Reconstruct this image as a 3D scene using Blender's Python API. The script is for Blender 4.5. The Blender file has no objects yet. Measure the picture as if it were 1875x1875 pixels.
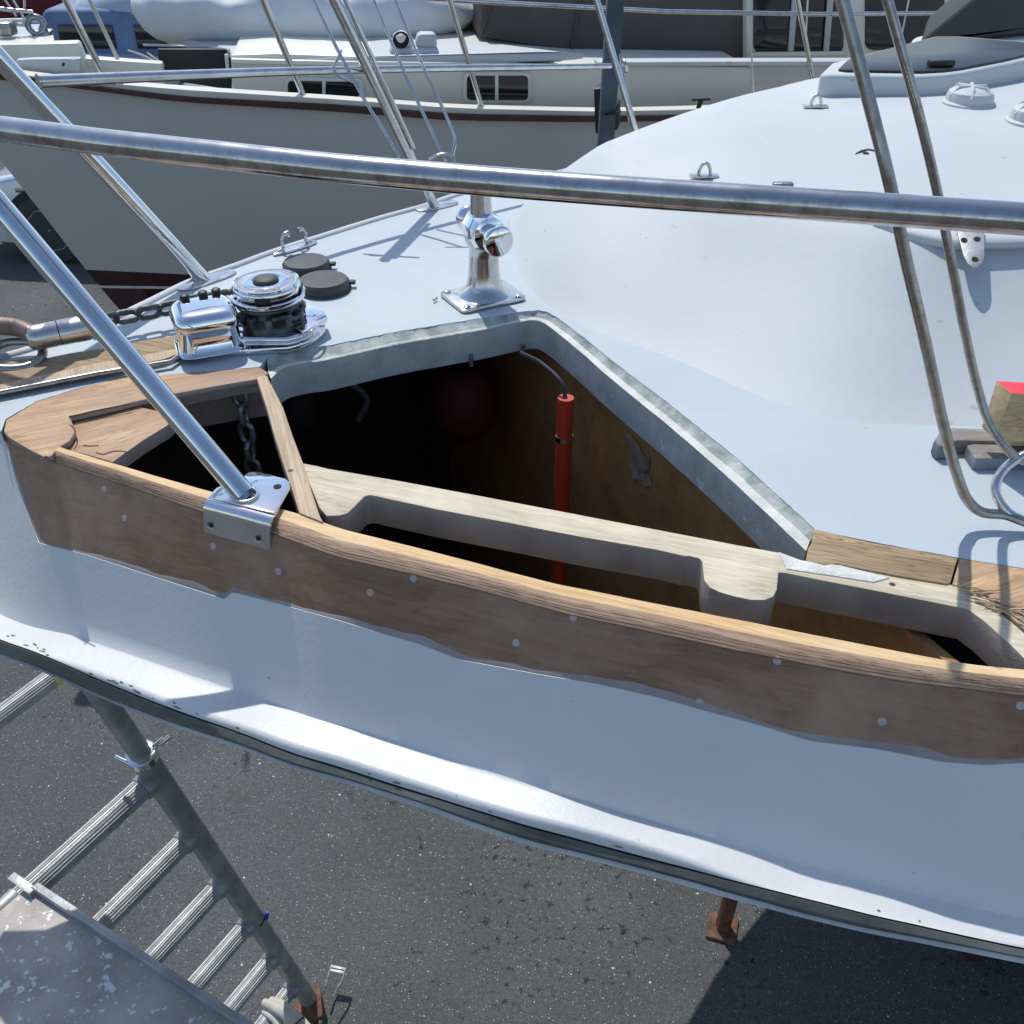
import bpy, bmesh, math, random
import numpy as np
from mathutils import Vector, Matrix, geometry, noise

random.seed(7)
S = bpy.context.scene
COL = S.collection

# ------------------------------------------------------------------ camera, sky, sun, exposure
PITCH = math.radians(35.0)
FPX = 1800.0
CAM = Vector((0, 0, 3.3))
cam_d = bpy.data.cameras.new("camera"); cam = bpy.data.objects.new("camera", cam_d); COL.objects.link(cam)
cam.location = CAM
cam.rotation_euler = (math.pi/2 - PITCH, 0, 0)
cam_d.sensor_width = 36; cam_d.sensor_height = 36; cam_d.lens = 36*FPX/1875
cam_d.clip_start = 0.05; cam_d.clip_end = 600
S.camera = cam
S.render.resolution_x = S.render.resolution_y = 1024

SUN_EL = math.radians(56.5); SUN_AZ = math.radians(-20)      # azimuth from +Y towards +X
sdir = Vector((math.sin(SUN_AZ)*math.cos(SUN_EL), math.cos(SUN_AZ)*math.cos(SUN_EL), math.sin(SUN_EL)))
w = bpy.data.worlds.new("World"); S.world = w; w.use_nodes = True
nt = w.node_tree; nt.nodes.clear()
sky = nt.nodes.new('ShaderNodeTexSky'); sky.sky_type = 'NISHITA'; sky.sun_disc = False
sky.sun_elevation = SUN_EL; sky.sun_rotation = SUN_AZ; sky.altitude = 0; sky.air_density = 1.0; sky.dust_density = 0.6
bg = nt.nodes.new('ShaderNodeBackground'); bg.inputs[1].default_value = 0.15
out = nt.nodes.new('ShaderNodeOutputWorld')
nt.links.new(sky.outputs[0], bg.inputs[0]); nt.links.new(bg.outputs[0], out.inputs[0])
sl = bpy.data.lights.new("sun", 'SUN'); sl.energy = 3.3; sl.angle = math.radians(0.5); sl.color = (1, .965, .91)
so = bpy.data.objects.new("sun", sl); COL.objects.link(so); so.location = (0, 5, 12)
so.rotation_euler = (-sdir).to_track_quat('-Z', 'Y').to_euler()
S.view_settings.view_transform = 'Standard'; S.view_settings.look = 'None'
S.view_settings.exposure = 0.12; S.view_settings.gamma = 1.0

# ------------------------------------------------------------------ measuring helpers
CP, SP = math.cos(PITCH), math.sin(PITCH)
ZD = 2.58                     # height of the foredeck
def ray(px, py):
    u = (px-937.5)/FPX; v = (py-937.5)/FPX
    return Vector((u, CP - v*SP, -SP - v*CP))
def P(px, py, z=ZD):
    d = ray(px, py); s = (z-CAM.z)/d.z
    return CAM + d*s
def PY(px, py, y, k=0.0):      # vertical plane  Y - k*X = y
    d = ray(px, py); s = y/(d.y - k*d.x)
    return CAM + d*s
def PD(px, py, depth):
    return CAM + ray(px, py)*depth
def proj(p):
    q = Vector(p)-CAM
    f = q.y*CP - q.z*SP; up = q.y*SP + q.z*CP
    return 937.5 + FPX*q.x/f, 937.5 - FPX*up/f
def curve(pts):
    xs = [p[0] for p in pts]; ys = [p[1] for p in pts]
    def f(x):
        if x <= xs[0]:
            return ys[0] + (x-xs[0])*(ys[1]-ys[0])/(xs[1]-xs[0])
        if x >= xs[-1]:
            return ys[-1] + (x-xs[-1])*(ys[-1]-ys[-2])/(xs[-1]-xs[-2])
        return float(np.interp(x, xs, ys))
    return f
def smooth_curve(pts, w=25):
    f = curve(pts)
    return lambda x: sum(f(x+d*w) for d in (-2, -1, 0, 1, 2))/5
def catmull(pts, n=6, closed=False):
    pts = [Vector(p) for p in pts]; N = len(pts); o = []
    rng = range(N if closed else N-1)
    for i in rng:
        if closed:
            a, b, c, d = pts[(i-1) % N], pts[i], pts[(i+1) % N], pts[(i+2) % N]
        else:
            b, c = pts[i], pts[i+1]
            a = pts[i-1] if i else b*2-c
            d = pts[i+2] if i+2 < N else c*2-b
        for k in range(n):
            t = k/n
            o.append(0.5*((2*b)+(c-a)*t+(2*a-5*b+4*c-d)*t*t+(3*b-a-3*c+d)*t**3))
    if not closed: o.append(pts[-1])
    return o

# ------------------------------------------------------------------ object helpers
def link(name, bm_or_vf, mat, parent=None, smooth=30, label=None):
    me = bpy.data.meshes.new(name)
    if isinstance(bm_or_vf, tuple):
        me.from_pydata([tuple(v) for v in bm_or_vf[0]], [], [tuple(f) for f in bm_or_vf[1]])
        b = bmesh.new(); b.from_mesh(me)
    else:
        b = bm_or_vf
    bmesh.ops.recalc_face_normals(b, faces=b.faces[:])
    b.to_mesh(me); b.free()
    me.update()
    if mat: me.materials.append(mat)
    if smooth:
        for p in me.polygons: p.use_smooth = True
        me.set_sharp_from_angle(angle=math.radians(smooth))
    o = bpy.data.objects.new(name, me); COL.objects.link(o)
    if parent:
        o.parent = parent
        r = parent
        while r.parent: r = r.parent
        if parent is r: o.matrix_parent_inverse = Matrix.Translation(-r.location)
        elif parent.parent and parent.parent is r: o.matrix_parent_inverse = Matrix.Identity(4)
    if label: o['label'] = label
    return o
def recenter(o):
    me = o.data
    xs = [v.co for v in me.vertices]
    c = Vector((sum(v.x for v in xs)/len(xs), sum(v.y for v in xs)/len(xs), min(v.z for v in xs)))
    me.transform(Matrix.Translation(-c)); o.location = c
def tag(o, label=None, cat=None, group=None, kind=None):
    if label: o['label'] = label
    if cat: o['category'] = cat
    if group: o['group'] = group
    if kind: o['kind'] = kind
    if o.type == 'MESH' and o.parent is None: recenter(o)
    return o
def empty(name, loc, label, cat, group=None):
    o = bpy.data.objects.new(name, None); COL.objects.link(o); o.location = loc
    o.empty_display_size = .1
    return tag(o, label, cat, group)

def merge(*parts):            # (verts, faces) tuples -> one
    V = []; F = []
    for v, f in parts:
        n = len(V); V += list(v); F += [tuple(i+n for i in q) for q in f]
    return V, F
def tube(path, r, seg=14, caps=True):
    path = [Vector(p) for p in path]; n = len(path)
    rr = r if isinstance(r, (list, tuple)) else [r]*n
    V = []; F = []; up = None
    for i, p in enumerate(path):
        t = (path[min(i+1, n-1)]-path[max(i-1, 0)]).normalized()
        if up is None:
            up = t.orthogonal().normalized()
        else:
            up = (up - t*up.dot(t)).normalized()
        s = t.cross(up)
        for k in range(seg):
            a = 2*math.pi*k/seg
            V.append(p + (up*math.cos(a)+s*math.sin(a))*rr[i])
    for i in range(n-1):
        for k in range(seg):
            a = i*seg+k; b = i*seg+(k+1) % seg
            F.append((a, b, b+seg, a+seg))
    if caps:
        F.append(tuple(range(seg))[::-1]); F.append(tuple((n-1)*seg+k for k in range(seg)))
    return V, F
def ring(center, nrm, R, r, seg=28, rs=10, sx=1.0, axis=None):     # torus, stretched along axis
    n = Vector(nrm).normalized(); a = (Vector(axis)-n*Vector(axis).dot(n)).normalized() if axis else n.orthogonal().normalized()
    b = n.cross(a); c = Vector(center); V = []; F = []
    for i in range(seg):
        t = 2*math.pi*i/seg
        d = a*math.cos(t)+b*math.sin(t)
        cc = c + a*(math.cos(t)*R + math.copysign(sx-1, math.cos(t))*R*min(1, abs(math.cos(t))*3)) + b*math.sin(t)*R
        for k in range(rs):
            q = 2*math.pi*k/rs
            V.append(cc + d*math.cos(q)*r + n*math.sin(q)*r)
    for i in range(seg):
        for k in range(rs):
            F.append((i*rs+k, i*rs+(k+1) % rs, ((i+1) % seg)*rs+(k+1) % rs, ((i+1) % seg)*rs+k))
    return V, F
def lathe(prof, center, axis=(0, 0, 1), seg=40, squash=None):
    ax = Vector(axis).normalized(); a = ax.orthogonal().normalized(); b = ax.cross(a); c = Vector(center)
    V = []; F = []
    for r, h in prof:
        for k in range(seg):
            t = 2*math.pi*k/seg
            V.append(c + ax*h + (a*math.cos(t)+b*math.sin(t))*max(r, 1e-5))
    for i in range(len(prof)-1):
        for k in range(seg):
            F.append((i*seg+k, i*seg+(k+1) % seg, (i+1)*seg+(k+1) % seg, (i+1)*seg+k))
    F.append(tuple(range(seg))[::-1]); F.append(tuple((len(prof)-1)*seg+k for k in range(seg)))
    return V, F
def prism(poly, z0, z1, wob=0):          # poly: list of (x,y[,..]); top z1, bottom z0
    n = len(poly)
    V = [Vector((p[0], p[1], z0)) for p in poly]+[Vector((p[0], p[1], z1)) for p in poly]
    F = [(i, (i+1) % n, n+(i+1) % n, n+i) for i in range(n)]
    tris = geometry.tessellate_polygon([[Vector((p[0], p[1], 0)) for p in poly]])
    for t in tris:
        F.append(tuple(t)); F.append(tuple(n+i for i in t))
    return V, F
def prism_d(front, d):                    # polygon of 3-D points pushed along vector d
    n = len(front); d = Vector(d); front = [Vector(p) for p in front]
    V = front+[p+d for p in front]
    F = [(i, (i+1) % n, n+(i+1) % n, n+i) for i in range(n)]
    tris = geometry.tessellate_polygon([front])
    for t in tris:
        F.append(tuple(t)); F.append(tuple(n+i for i in t))
    return V, F
def grid(rows, closed=False):
    n = len(rows[0]); V = [v for r in rows for v in r]; F = []
    for i in range(len(rows)-1):
        for k in range(n if closed else n-1):
            a = i*n+k; b = i*n+(k+1) % n
            F.append((a, b, b+n, a+n))
    return V, F
def bm_of(vf):
    b = bmesh.new(); vs = [b.verts.new(tuple(v)) for v in vf[0]]
    for f in vf[1]:
        try: b.faces.new([vs[i] for i in f])
        except ValueError: pass
    b.normal_update()
    return b
def bevelled(vf, w=.004, seg=2, ang=35):
    b = bm_of(vf); bmesh.ops.remove_doubles(b, verts=b.verts[:], dist=1e-5)
    bmesh.ops.recalc_face_normals(b, faces=b.faces[:])
    es = [e for e in b.edges if len(e.link_faces) == 2 and e.calc_face_angle(0) > math.radians(ang)]
    bmesh.ops.bevel(b, geom=es, offset=w, segments=seg, profile=.5, affect='EDGES')
    return b
def box(c, ex, ey, ez, w=0.004, seg=2):     # centre, half-extent vectors
    c, ex, ey, ez = map(Vector, (c, ex, ey, ez)); V = []
    for s in ((-1, -1, -1), (1, -1, -1), (1, 1, -1), (-1, 1, -1), (-1, -1, 1), (1, -1, 1), (1, 1, 1), (-1, 1, 1)):
        V.append(c+ex*s[0]+ey*s[1]+ez*s[2])
    F = [(0, 3, 2, 1), (4, 5, 6, 7), (0, 1, 5, 4), (1, 2, 6, 5), (2, 3, 7, 6), (3, 0, 4, 7)]
    return bevelled((V, F), w, seg) if w else (V, F)
def bmjoin(*items):
    b = bmesh.new()
    for it in items:
        t = it if isinstance(it, bmesh.types.BMesh) else bm_of(it)
        me = bpy.data.meshes.new("tmp"); t.to_mesh(me); t.free(); b.from_mesh(me); bpy.data.meshes.remove(me)
    return b

# ------------------------------------------------------------------ materials
def mat(name, col, rough=.5, metal=0.0, spec=.5, var=.0, vscale=6, col2=None, bump=.0, bscale=60, rvar=0, coat=0, stretch=None, rot=0,
        spots=None, dirt=None, under=False):
    m = bpy.data.materials.new(name); m.use_nodes = True; n = m.node_tree; b = n.nodes['Principled BSDF']
    b.inputs['Roughness'].default_value = rough; b.inputs['Metallic'].default_value = metal
    b.inputs['Specular IOR Level'].default_value = spec
    b.inputs['Coat Weight'].default_value = coat
    L = n.links
    geo = n.nodes.new('ShaderNodeNewGeometry'); mp = n.nodes.new('ShaderNodeMapping'); mp.vector_type = 'TEXTURE'
    L.new(geo.outputs['Position'], mp.inputs[0])
    mp.inputs['Rotation'].default_value = rot if isinstance(rot, tuple) else (0, 0, rot)
    if stretch: mp.inputs['Scale'].default_value = stretch
    def nz(scale, detail=4, rgh=.55, dist=0, src=None):
        t = n.nodes.new('ShaderNodeTexNoise'); t.inputs['Scale'].default_value = scale; t.inputs['Detail'].default_value = detail
        t.inputs['Roughness'].default_value = rgh; t.inputs['Distortion'].default_value = dist
        L.new((src or mp).outputs[0], t.inputs['Vector']); return t
    def ramp(src, a, b_, c0, c1):
        r = n.nodes.new('ShaderNodeValToRGB'); r.color_ramp.elements[0].position = a; r.color_ramp.elements[1].position = b_
        r.color_ramp.elements[0].color = (*c0, 1) if len(c0) == 3 else c0; r.color_ramp.elements[1].color = (*c1, 1) if len(c1) == 3 else c1
        L.new(src, r.inputs[0]); return r
    def mix(fac, a, b_, mode='MIX'):
        x = n.nodes.new('ShaderNodeMix'); x.data_type = 'RGBA'; x.blend_type = mode
        for s, v in ((0, fac), (6, a), (7, b_)):
            if hasattr(v, 'links'): L.new(v, x.inputs[s])
            else: x.inputs[s].default_value = (*v, 1) if isinstance(v, tuple) and len(v) == 3 else v
        return x.outputs[2]
    c = tuple(col)
    cur = None
    if var or col2:
        c2 = col2 or tuple(max(0, x*(1-var)) for x in c)
        t = nz(vscale); cur = ramp(t.outputs[0], .36, .66, c2, c).outputs[0]
    if spots:            # (scale, threshold, colour): small blemishes
        for sc_, th, sc in spots:
            t = nz(sc_, 3, .6); r = ramp(t.outputs[0], th, th+.03, (0, 0, 0), (1, 1, 1))
            cur = mix(r.outputs[0], cur if cur is not None else c, sc)
    if dirt:
        t = nz(dirt[0], 8, .7); r = ramp(t.outputs[0], .45, .75, (0, 0, 0), (dirt[1],)*3)
        fac = r.outputs[0]
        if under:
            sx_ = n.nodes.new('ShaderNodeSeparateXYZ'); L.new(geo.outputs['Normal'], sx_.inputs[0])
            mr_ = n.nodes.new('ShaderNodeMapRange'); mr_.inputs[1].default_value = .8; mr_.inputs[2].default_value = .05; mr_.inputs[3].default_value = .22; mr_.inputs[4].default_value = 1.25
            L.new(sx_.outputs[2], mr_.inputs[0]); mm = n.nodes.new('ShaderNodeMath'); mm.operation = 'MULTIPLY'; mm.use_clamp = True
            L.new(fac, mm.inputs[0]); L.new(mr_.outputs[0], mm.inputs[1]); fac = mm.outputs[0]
        cur = mix(fac, cur if cur is not None else c, dirt[2])
    if cur is not None: L.new(cur, b.inputs['Base Color'])
    else: b.inputs['Base Color'].default_value = (*c, 1)
    if rvar:
        t = nz(vscale*2.3, 5, .6); mr = n.nodes.new('ShaderNodeMapRange')
        mr.inputs[1].default_value = .3; mr.inputs[2].default_value = .7
        mr.inputs[3].default_value = max(.02, rough-rvar); mr.inputs[4].default_value = rough+rvar
        L.new(t.outputs[0], mr.inputs[0]); L.new(mr.outputs[0], b.inputs['Roughness'])
    if bump:
        t = nz(bscale, 5, .6); bp = n.nodes.new('ShaderNodeBump'); bp.inputs['Strength'].default_value = bump
        bp.inputs['Distance'].default_value = .004
        L.new(t.outputs[0], bp.inputs['Height']); L.new(bp.outputs[0], b.inputs['Normal'])
    m['_nz'] = 0
    return m

def wood(name, light, dark, ang, across=70, along=3.0, rough=.6, contrast=.5, tilt=(0, 0), blotch=None, lam=None, holes=True, lines=.55):
    """grain runs along world direction `ang` (about Z); lam = (period, colour) glue lines stepping with height"""
    m = bpy.data.materials.new(name); m.use_nodes = True; n = m.node_tree; b = n.nodes['Principled BSDF']; L = n.links
    b.inputs['Roughness'].default_value = rough; b.inputs['Specular IOR Level'].default_value = .3
    geo = n.nodes.new('ShaderNodeNewGeometry'); mp = n.nodes.new('ShaderNodeMapping'); mp.vector_type = 'TEXTURE'
    mp.inputs['Rotation'].default_value = (tilt[0], tilt[1], ang); mp.inputs['Scale'].default_value = (1/along, 1/across, 1/across)
    L.new(geo.outputs['Position'], mp.inputs[0])
    def nz(scale, detail, rgh, dist, src):
        t = n.nodes.new('ShaderNodeTexNoise'); t.inputs['Scale'].default_value = scale; t.inputs['Detail'].default_value = detail
        t.inputs['Roughness'].default_value = rgh; t.inputs['Distortion'].default_value = dist
        L.new(src, t.inputs['Vector']); return t.outputs[0]
    def ramp(src, stops):
        r = n.nodes.new('ShaderNodeValToRGB'); e = r.color_ramp.elements
        while len(e) < len(stops): e.new(.5)
        for q, (p_, c_) in zip(e, stops): q.position = p_; q.color = (*c_, 1)
        L.new(src, r.inputs[0]); return r.outputs[0]
    def mix(fac, a, b_, mode='MIX'):
        x = n.nodes.new('ShaderNodeMix'); x.data_type = 'RGBA'; x.blend_type = mode
        for s, v in ((0, fac), (6, a), (7, b_)):
            if hasattr(v, 'links'): L.new(v, x.inputs[s])
            else: x.inputs[s].default_value = (*v, 1) if isinstance(v, tuple) and len(v) == 3 else v
        return x.outputs[2]
    g1 = nz(1.0, 6, .6, .6, mp.outputs[0]); g2 = nz(3.1, 3, .7, .2, mp.outputs[0])
    mid = tuple((a+c)/2 for a, c in zip(light, dark))
    base = ramp(g1, [(.5-.35*contrast, dark), (.5, mid), (.5+.3*contrast, light)])
    fine = ramp(g2, [(.35, (.72,)*3), (.6, (1, 1, 1))])
    cur = mix(.6, base, fine, 'MULTIPLY')
    if lines:
        g3 = nz(1.7, 2, .4, .8, mp.outputs[0]); ln = ramp(g3, [(.40, (0, 0, 0)), (.44, (lines,)*3), (.47, (0, 0, 0)), (.53, (0, 0, 0)), (.56, (lines*.8,)*3), (.60, (0, 0, 0))])
        cur = mix(ln, cur, tuple(x*.55 for x in dark))
    if blotch:
        q = nz(blotch[0], 5, .65, .3, geo.outputs['Position']); r = ramp(q, [(.45, (0, 0, 0)), (.68, (blotch[2],)*3)])
        cur = mix(r, cur, blotch[1])
    if holes:
        v = n.nodes.new('ShaderNodeTexVoronoi'); v.inputs['Scale'].default_value = 9; L.new(geo.outputs['Position'], v.inputs['Vector'])
        r = ramp(v.outputs[0], [(.035, (1, 1, 1)), (.05, (0, 0, 0))]); cur = mix(r, cur, (.06, .04, .025))
    L.new(cur, b.inputs['Base Color'])
    bp = n.nodes.new('ShaderNodeBump'); bp.inputs['Strength'].default_value = .25; bp.inputs['Distance'].default_value = .003
    L.new(g1, bp.inputs['Height']); L.new(bp.outputs[0], b.inputs['Normal'])
    return m

AX = math.radians(23)       # boat axis
M = {}
M['deck'] = mat('deck_paint', (.455, .515, .54), .5, col2=(.41, .47, .50), vscale=3, bump=.10, bscale=140,
                spots=[(17, .69, (.40, .45, .48)), (55, .725, (.30, .33, .36))], dirt=(5, .30, (.37, .42, .44)))
M['white'] = mat('white_paint', (.525, .555, .565), .62, col2=(.48, .515, .53), vscale=2.5, bump=.12, bscale=60,
                 spots=[(23, .70, (.40, .42, .44)), (70, .72, (.30, .32, .34))], dirt=(4, .28, (.50, .53, .54)))
M['topside'] = mat('topside_paint', (.66, .665, .655), .42, col2=(.60, .61, .605), vscale=2.5, bump=.12, bscale=120,
                   spots=[(38, .73, (.32, .34, .36)), (90, .74, (.3, .32, .34))], dirt=(6, .22, (.44, .47, .48)))
M['ply'] = mat('grey_epoxy_edge', (.55, .56, .55), .7, col2=(.41, .43, .425), vscale=22, bump=.5, bscale=90,
               spots=[(35, .66, (.66, .67, .66))], dirt=(14, .45, (.22, .24, .22)))
M['bevel'] = mat('green_grey_edge', (.42, .46, .43), .65, col2=(.22, .26, .24), vscale=30, bump=.5, bscale=120, dirt=(30, .6, (.55, .58, .56)))
M['ridge'] = mat('pale_epoxy_ridge', (.68, .68, .62), .6, col2=(.50, .52, .48), vscale=30, bump=.6, bscale=150)
TA = math.radians(-19.5)
M['toe'] = wood('toe_rail_timber', (.80, .55, .28), (.60, .37, .165), TA, 60, 3, contrast=.6, blotch=(2.5, (.80, .62, .38), .6))
M['lam'] = wood('laminated_edge', (.70, .50, .33), (.24, .13, .08), TA, 200, 1.2, contrast=.9, holes=False)
M['face'] = wood('sanded_plank', (.355, .205, .125), (.21, .118, .072), TA, 30, 2.2, rough=.5, contrast=1.0, blotch=(4, (.43, .30, .205), .8), lines=.4, holes=False)
M['teak'] = wood('bow_timber', (.70, .47, .26), (.36, .21, .11), AX, 45, 4, contrast=.9, blotch=(9, (.34, .22, .18), .7))
M['teak2'] = wood('old_deck_timber', (.48, .35, .20), (.24, .16, .09), TA+.05, 75, 4, contrast=.9, lines=.9)
M['pine'] = wood('pale_pine', (.70, .62, .46), (.52, .43, .29), TA+.03, 55, 3, contrast=.8, blotch=(5, (.76, .70, .56), .6))
M['pineside'] = mat('weathered_beam_side', (.38, .32, .27), .75, col2=(.24, .20, .17), vscale=9, bump=.4, bscale=50)
M['stick'] = wood('pale_batten', (.60, .46, .31), (.42, .31, .20), math.radians(-72), 60, 3, contrast=.6)
M['board'] = wood('breasthook_board', (.60, .41, .24), (.40, .25, .15), AX+.3, 30, 4, contrast=.6, blotch=(12, (.46, .29, .19), .7))
M['dark'] = mat('locker_shade', (.035, .028, .022), .8, var=.5, bump=.4, bscale=15)  # shade inside the locker put into a near-black colour
M['bulk'] = wood('varnished_plywood', (.46, .26, .11), (.27, .14, .06), math.radians(60), 12, 3, contrast=.9, rough=.4, blotch=(5, (.52, .33, .13), .5), holes=False, lines=.25)
M['orange'] = mat('orange_pipe', (.58, .05, .018), .55, var=.15)
M['red'] = mat('red_fender', (.075, .006, .005), .7)
def steel(name, col, rough, rv, stain=None, under=False):
    return mat(name, col, rough, 1.0, var=.12, vscale=9, rvar=rv, bump=.04, bscale=40, dirt=stain, under=under)
M['polish'] = steel('polished_steel', (.78, .79, .81), .07, .03)
M['steel'] = steel('stainless_steel', (.66, .66, .66), .2, .08, (28, .45, (.22, .16, .12)))
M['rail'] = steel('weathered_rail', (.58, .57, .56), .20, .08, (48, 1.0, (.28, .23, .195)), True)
M['chrome'] = steel('chrome', (.85, .86, .88), .04, .02)
M['dullsteel'] = steel('dull_stainless', (.42, .40, .38), .32, .10, (70, .8, (.17, .13, .10)))
M['galv'] = mat('galvanised', (.36, .37, .39), .42, .85, col2=(.20, .21, .22), vscale=30, bump=.4, bscale=90)
M['chain'] = mat('chain_zinc', (.12, .13, .14), .45, .7, col2=(.06, .065, .07), vscale=40, bump=.4, bscale=120)
M['gypsy'] = mat('worn_bronze_gypsy', (.15, .17, .18), .45, .6, col2=(.07, .08, .085), vscale=30, bump=.5, bscale=90)
M['rubber'] = mat('grey_rubber', (.05, .053, .056), .6, var=.25, vscale=30, bump=.15)
M['black'] = mat('black_plastic', (.015, .015, .016), .5)
M['rub'] = mat('rubbing_strake', (.13, .14, .125), .6, col2=(.06, .07, .062), vscale=7, bump=.4, bscale=60, dirt=(16, .5, (.20, .20, .16)))
M['lip'] = mat('strake_lip', (.60, .585, .57), .55, var=.2, vscale=14)
M['plug'] = mat('filler_plug', (.50, .42, .36), .7, var=.15)
M['primer'] = mat('feathered_primer', (.36, .31, .29), .6, col2=(.28, .235, .22), vscale=14)
M['gluebrown'] = mat('glue_line', (.13, .07, .045), .8)
M['hole'] = mat('screw_hole', (.02, .015, .01), .9)
M['alu'] = mat('aluminium', (.46, .465, .465), .5, .45, col2=(.30, .305, .305), vscale=16, bump=.3, bscale=80)
M['aludark'] = mat('dull_aluminium_tube', (.34, .345, .345), .45, .35, col2=(.22, .225, .225), vscale=16, bump=.4, bscale=60)
M['rust'] = mat('rusty_iron', (.21, .10, .055), .85, col2=(.075, .04, .028), vscale=30, bump=.8, bscale=60)
M['ruststand'] = mat('rust_red_paint', (.17, .055, .03), .7, var=.5, vscale=20, bump=.5)
M['acrylic'] = mat('smoked_acrylic', (.03, .033, .036), .34, spec=.3, var=.3, vscale=5)
M['swivel'] = steel('bright_swivel', (.66, .65, .63), .30, .10, (40, .5, (.30, .26, .22)))
M['daub'] = mat('old_glue', (.34, .29, .22), .8, col2=(.20, .15, .10), vscale=40)
M['brownsteel'] = mat('brown_stained_steel', (.27, .20, .15), .45, .5, col2=(.14, .10, .08), vscale=25, bump=.4)
M['glass'] = mat('dark_glass', (.012, .013, .015), .08, spec=.6)
M['cream'] = mat('cream_gelcoat', (.76, .745, .65), .4, var=.08, vscale=2)
M['greyhull'] = mat('grey_gelcoat', (.50, .495, .46), .38, col2=(.47, .47, .44), vscale=1.2)
M['boot'] = mat('antifoul', (.055, .010, .012), .7, var=.4, vscale=5)
M['maroon'] = mat('brown_strake', (.075, .025, .018), .5, var=.3)
M['canvas'] = mat('brown_canvas', (.105, .088, .078), .9, var=.2, vscale=3, bump=.3, bscale=30)
M['canvas2'] = mat('charcoal_canvas', (.05, .053, .05), .85, var=.25, vscale=3, bump=.3, bscale=30)
M['cover'] = mat('pale_tarpaulin', (.64, .68, .70), .6, var=.1, vscale=3, bump=.9, bscale=7)
M['polegrey'] = mat('painted_post', (.10, .125, .15), .55, .3, col2=(.06, .075, .09), vscale=9, bump=.3)
M['redpaint'] = mat('fluorescent_red_paint', (.85, .035, .06), .6, var=.15, vscale=20)
M['cca'] = wood('green_treated_pine', (.64, .50, .29), (.44, .32, .17), math.radians(2), 40, 3, contrast=.8, holes=False)
M['wet'] = wood('weathered_grey_timber', (.42, .39, .35), (.22, .195, .17), math.radians(2), 60, 4, contrast=.9, blotch=(9, (.14, .11, .09), .6), holes=False)
M['bluegrey'] = mat('grey_painted_wood', (.26, .29, .33), .7, col2=(.12, .12, .13), vscale=20, bump=.4)
M['rag'] = mat('off_white_cloth', (.62, .58, .50), .9, var=.25, vscale=20, bump=.5)
M['yellow'] = mat('yellow_end_cap', (.62, .6, .12), .6)
M['blueclip'] = mat('blue_strap', (.03, .03, .28), .5)
from mathutils.bvhtree import BVHTree
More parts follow.
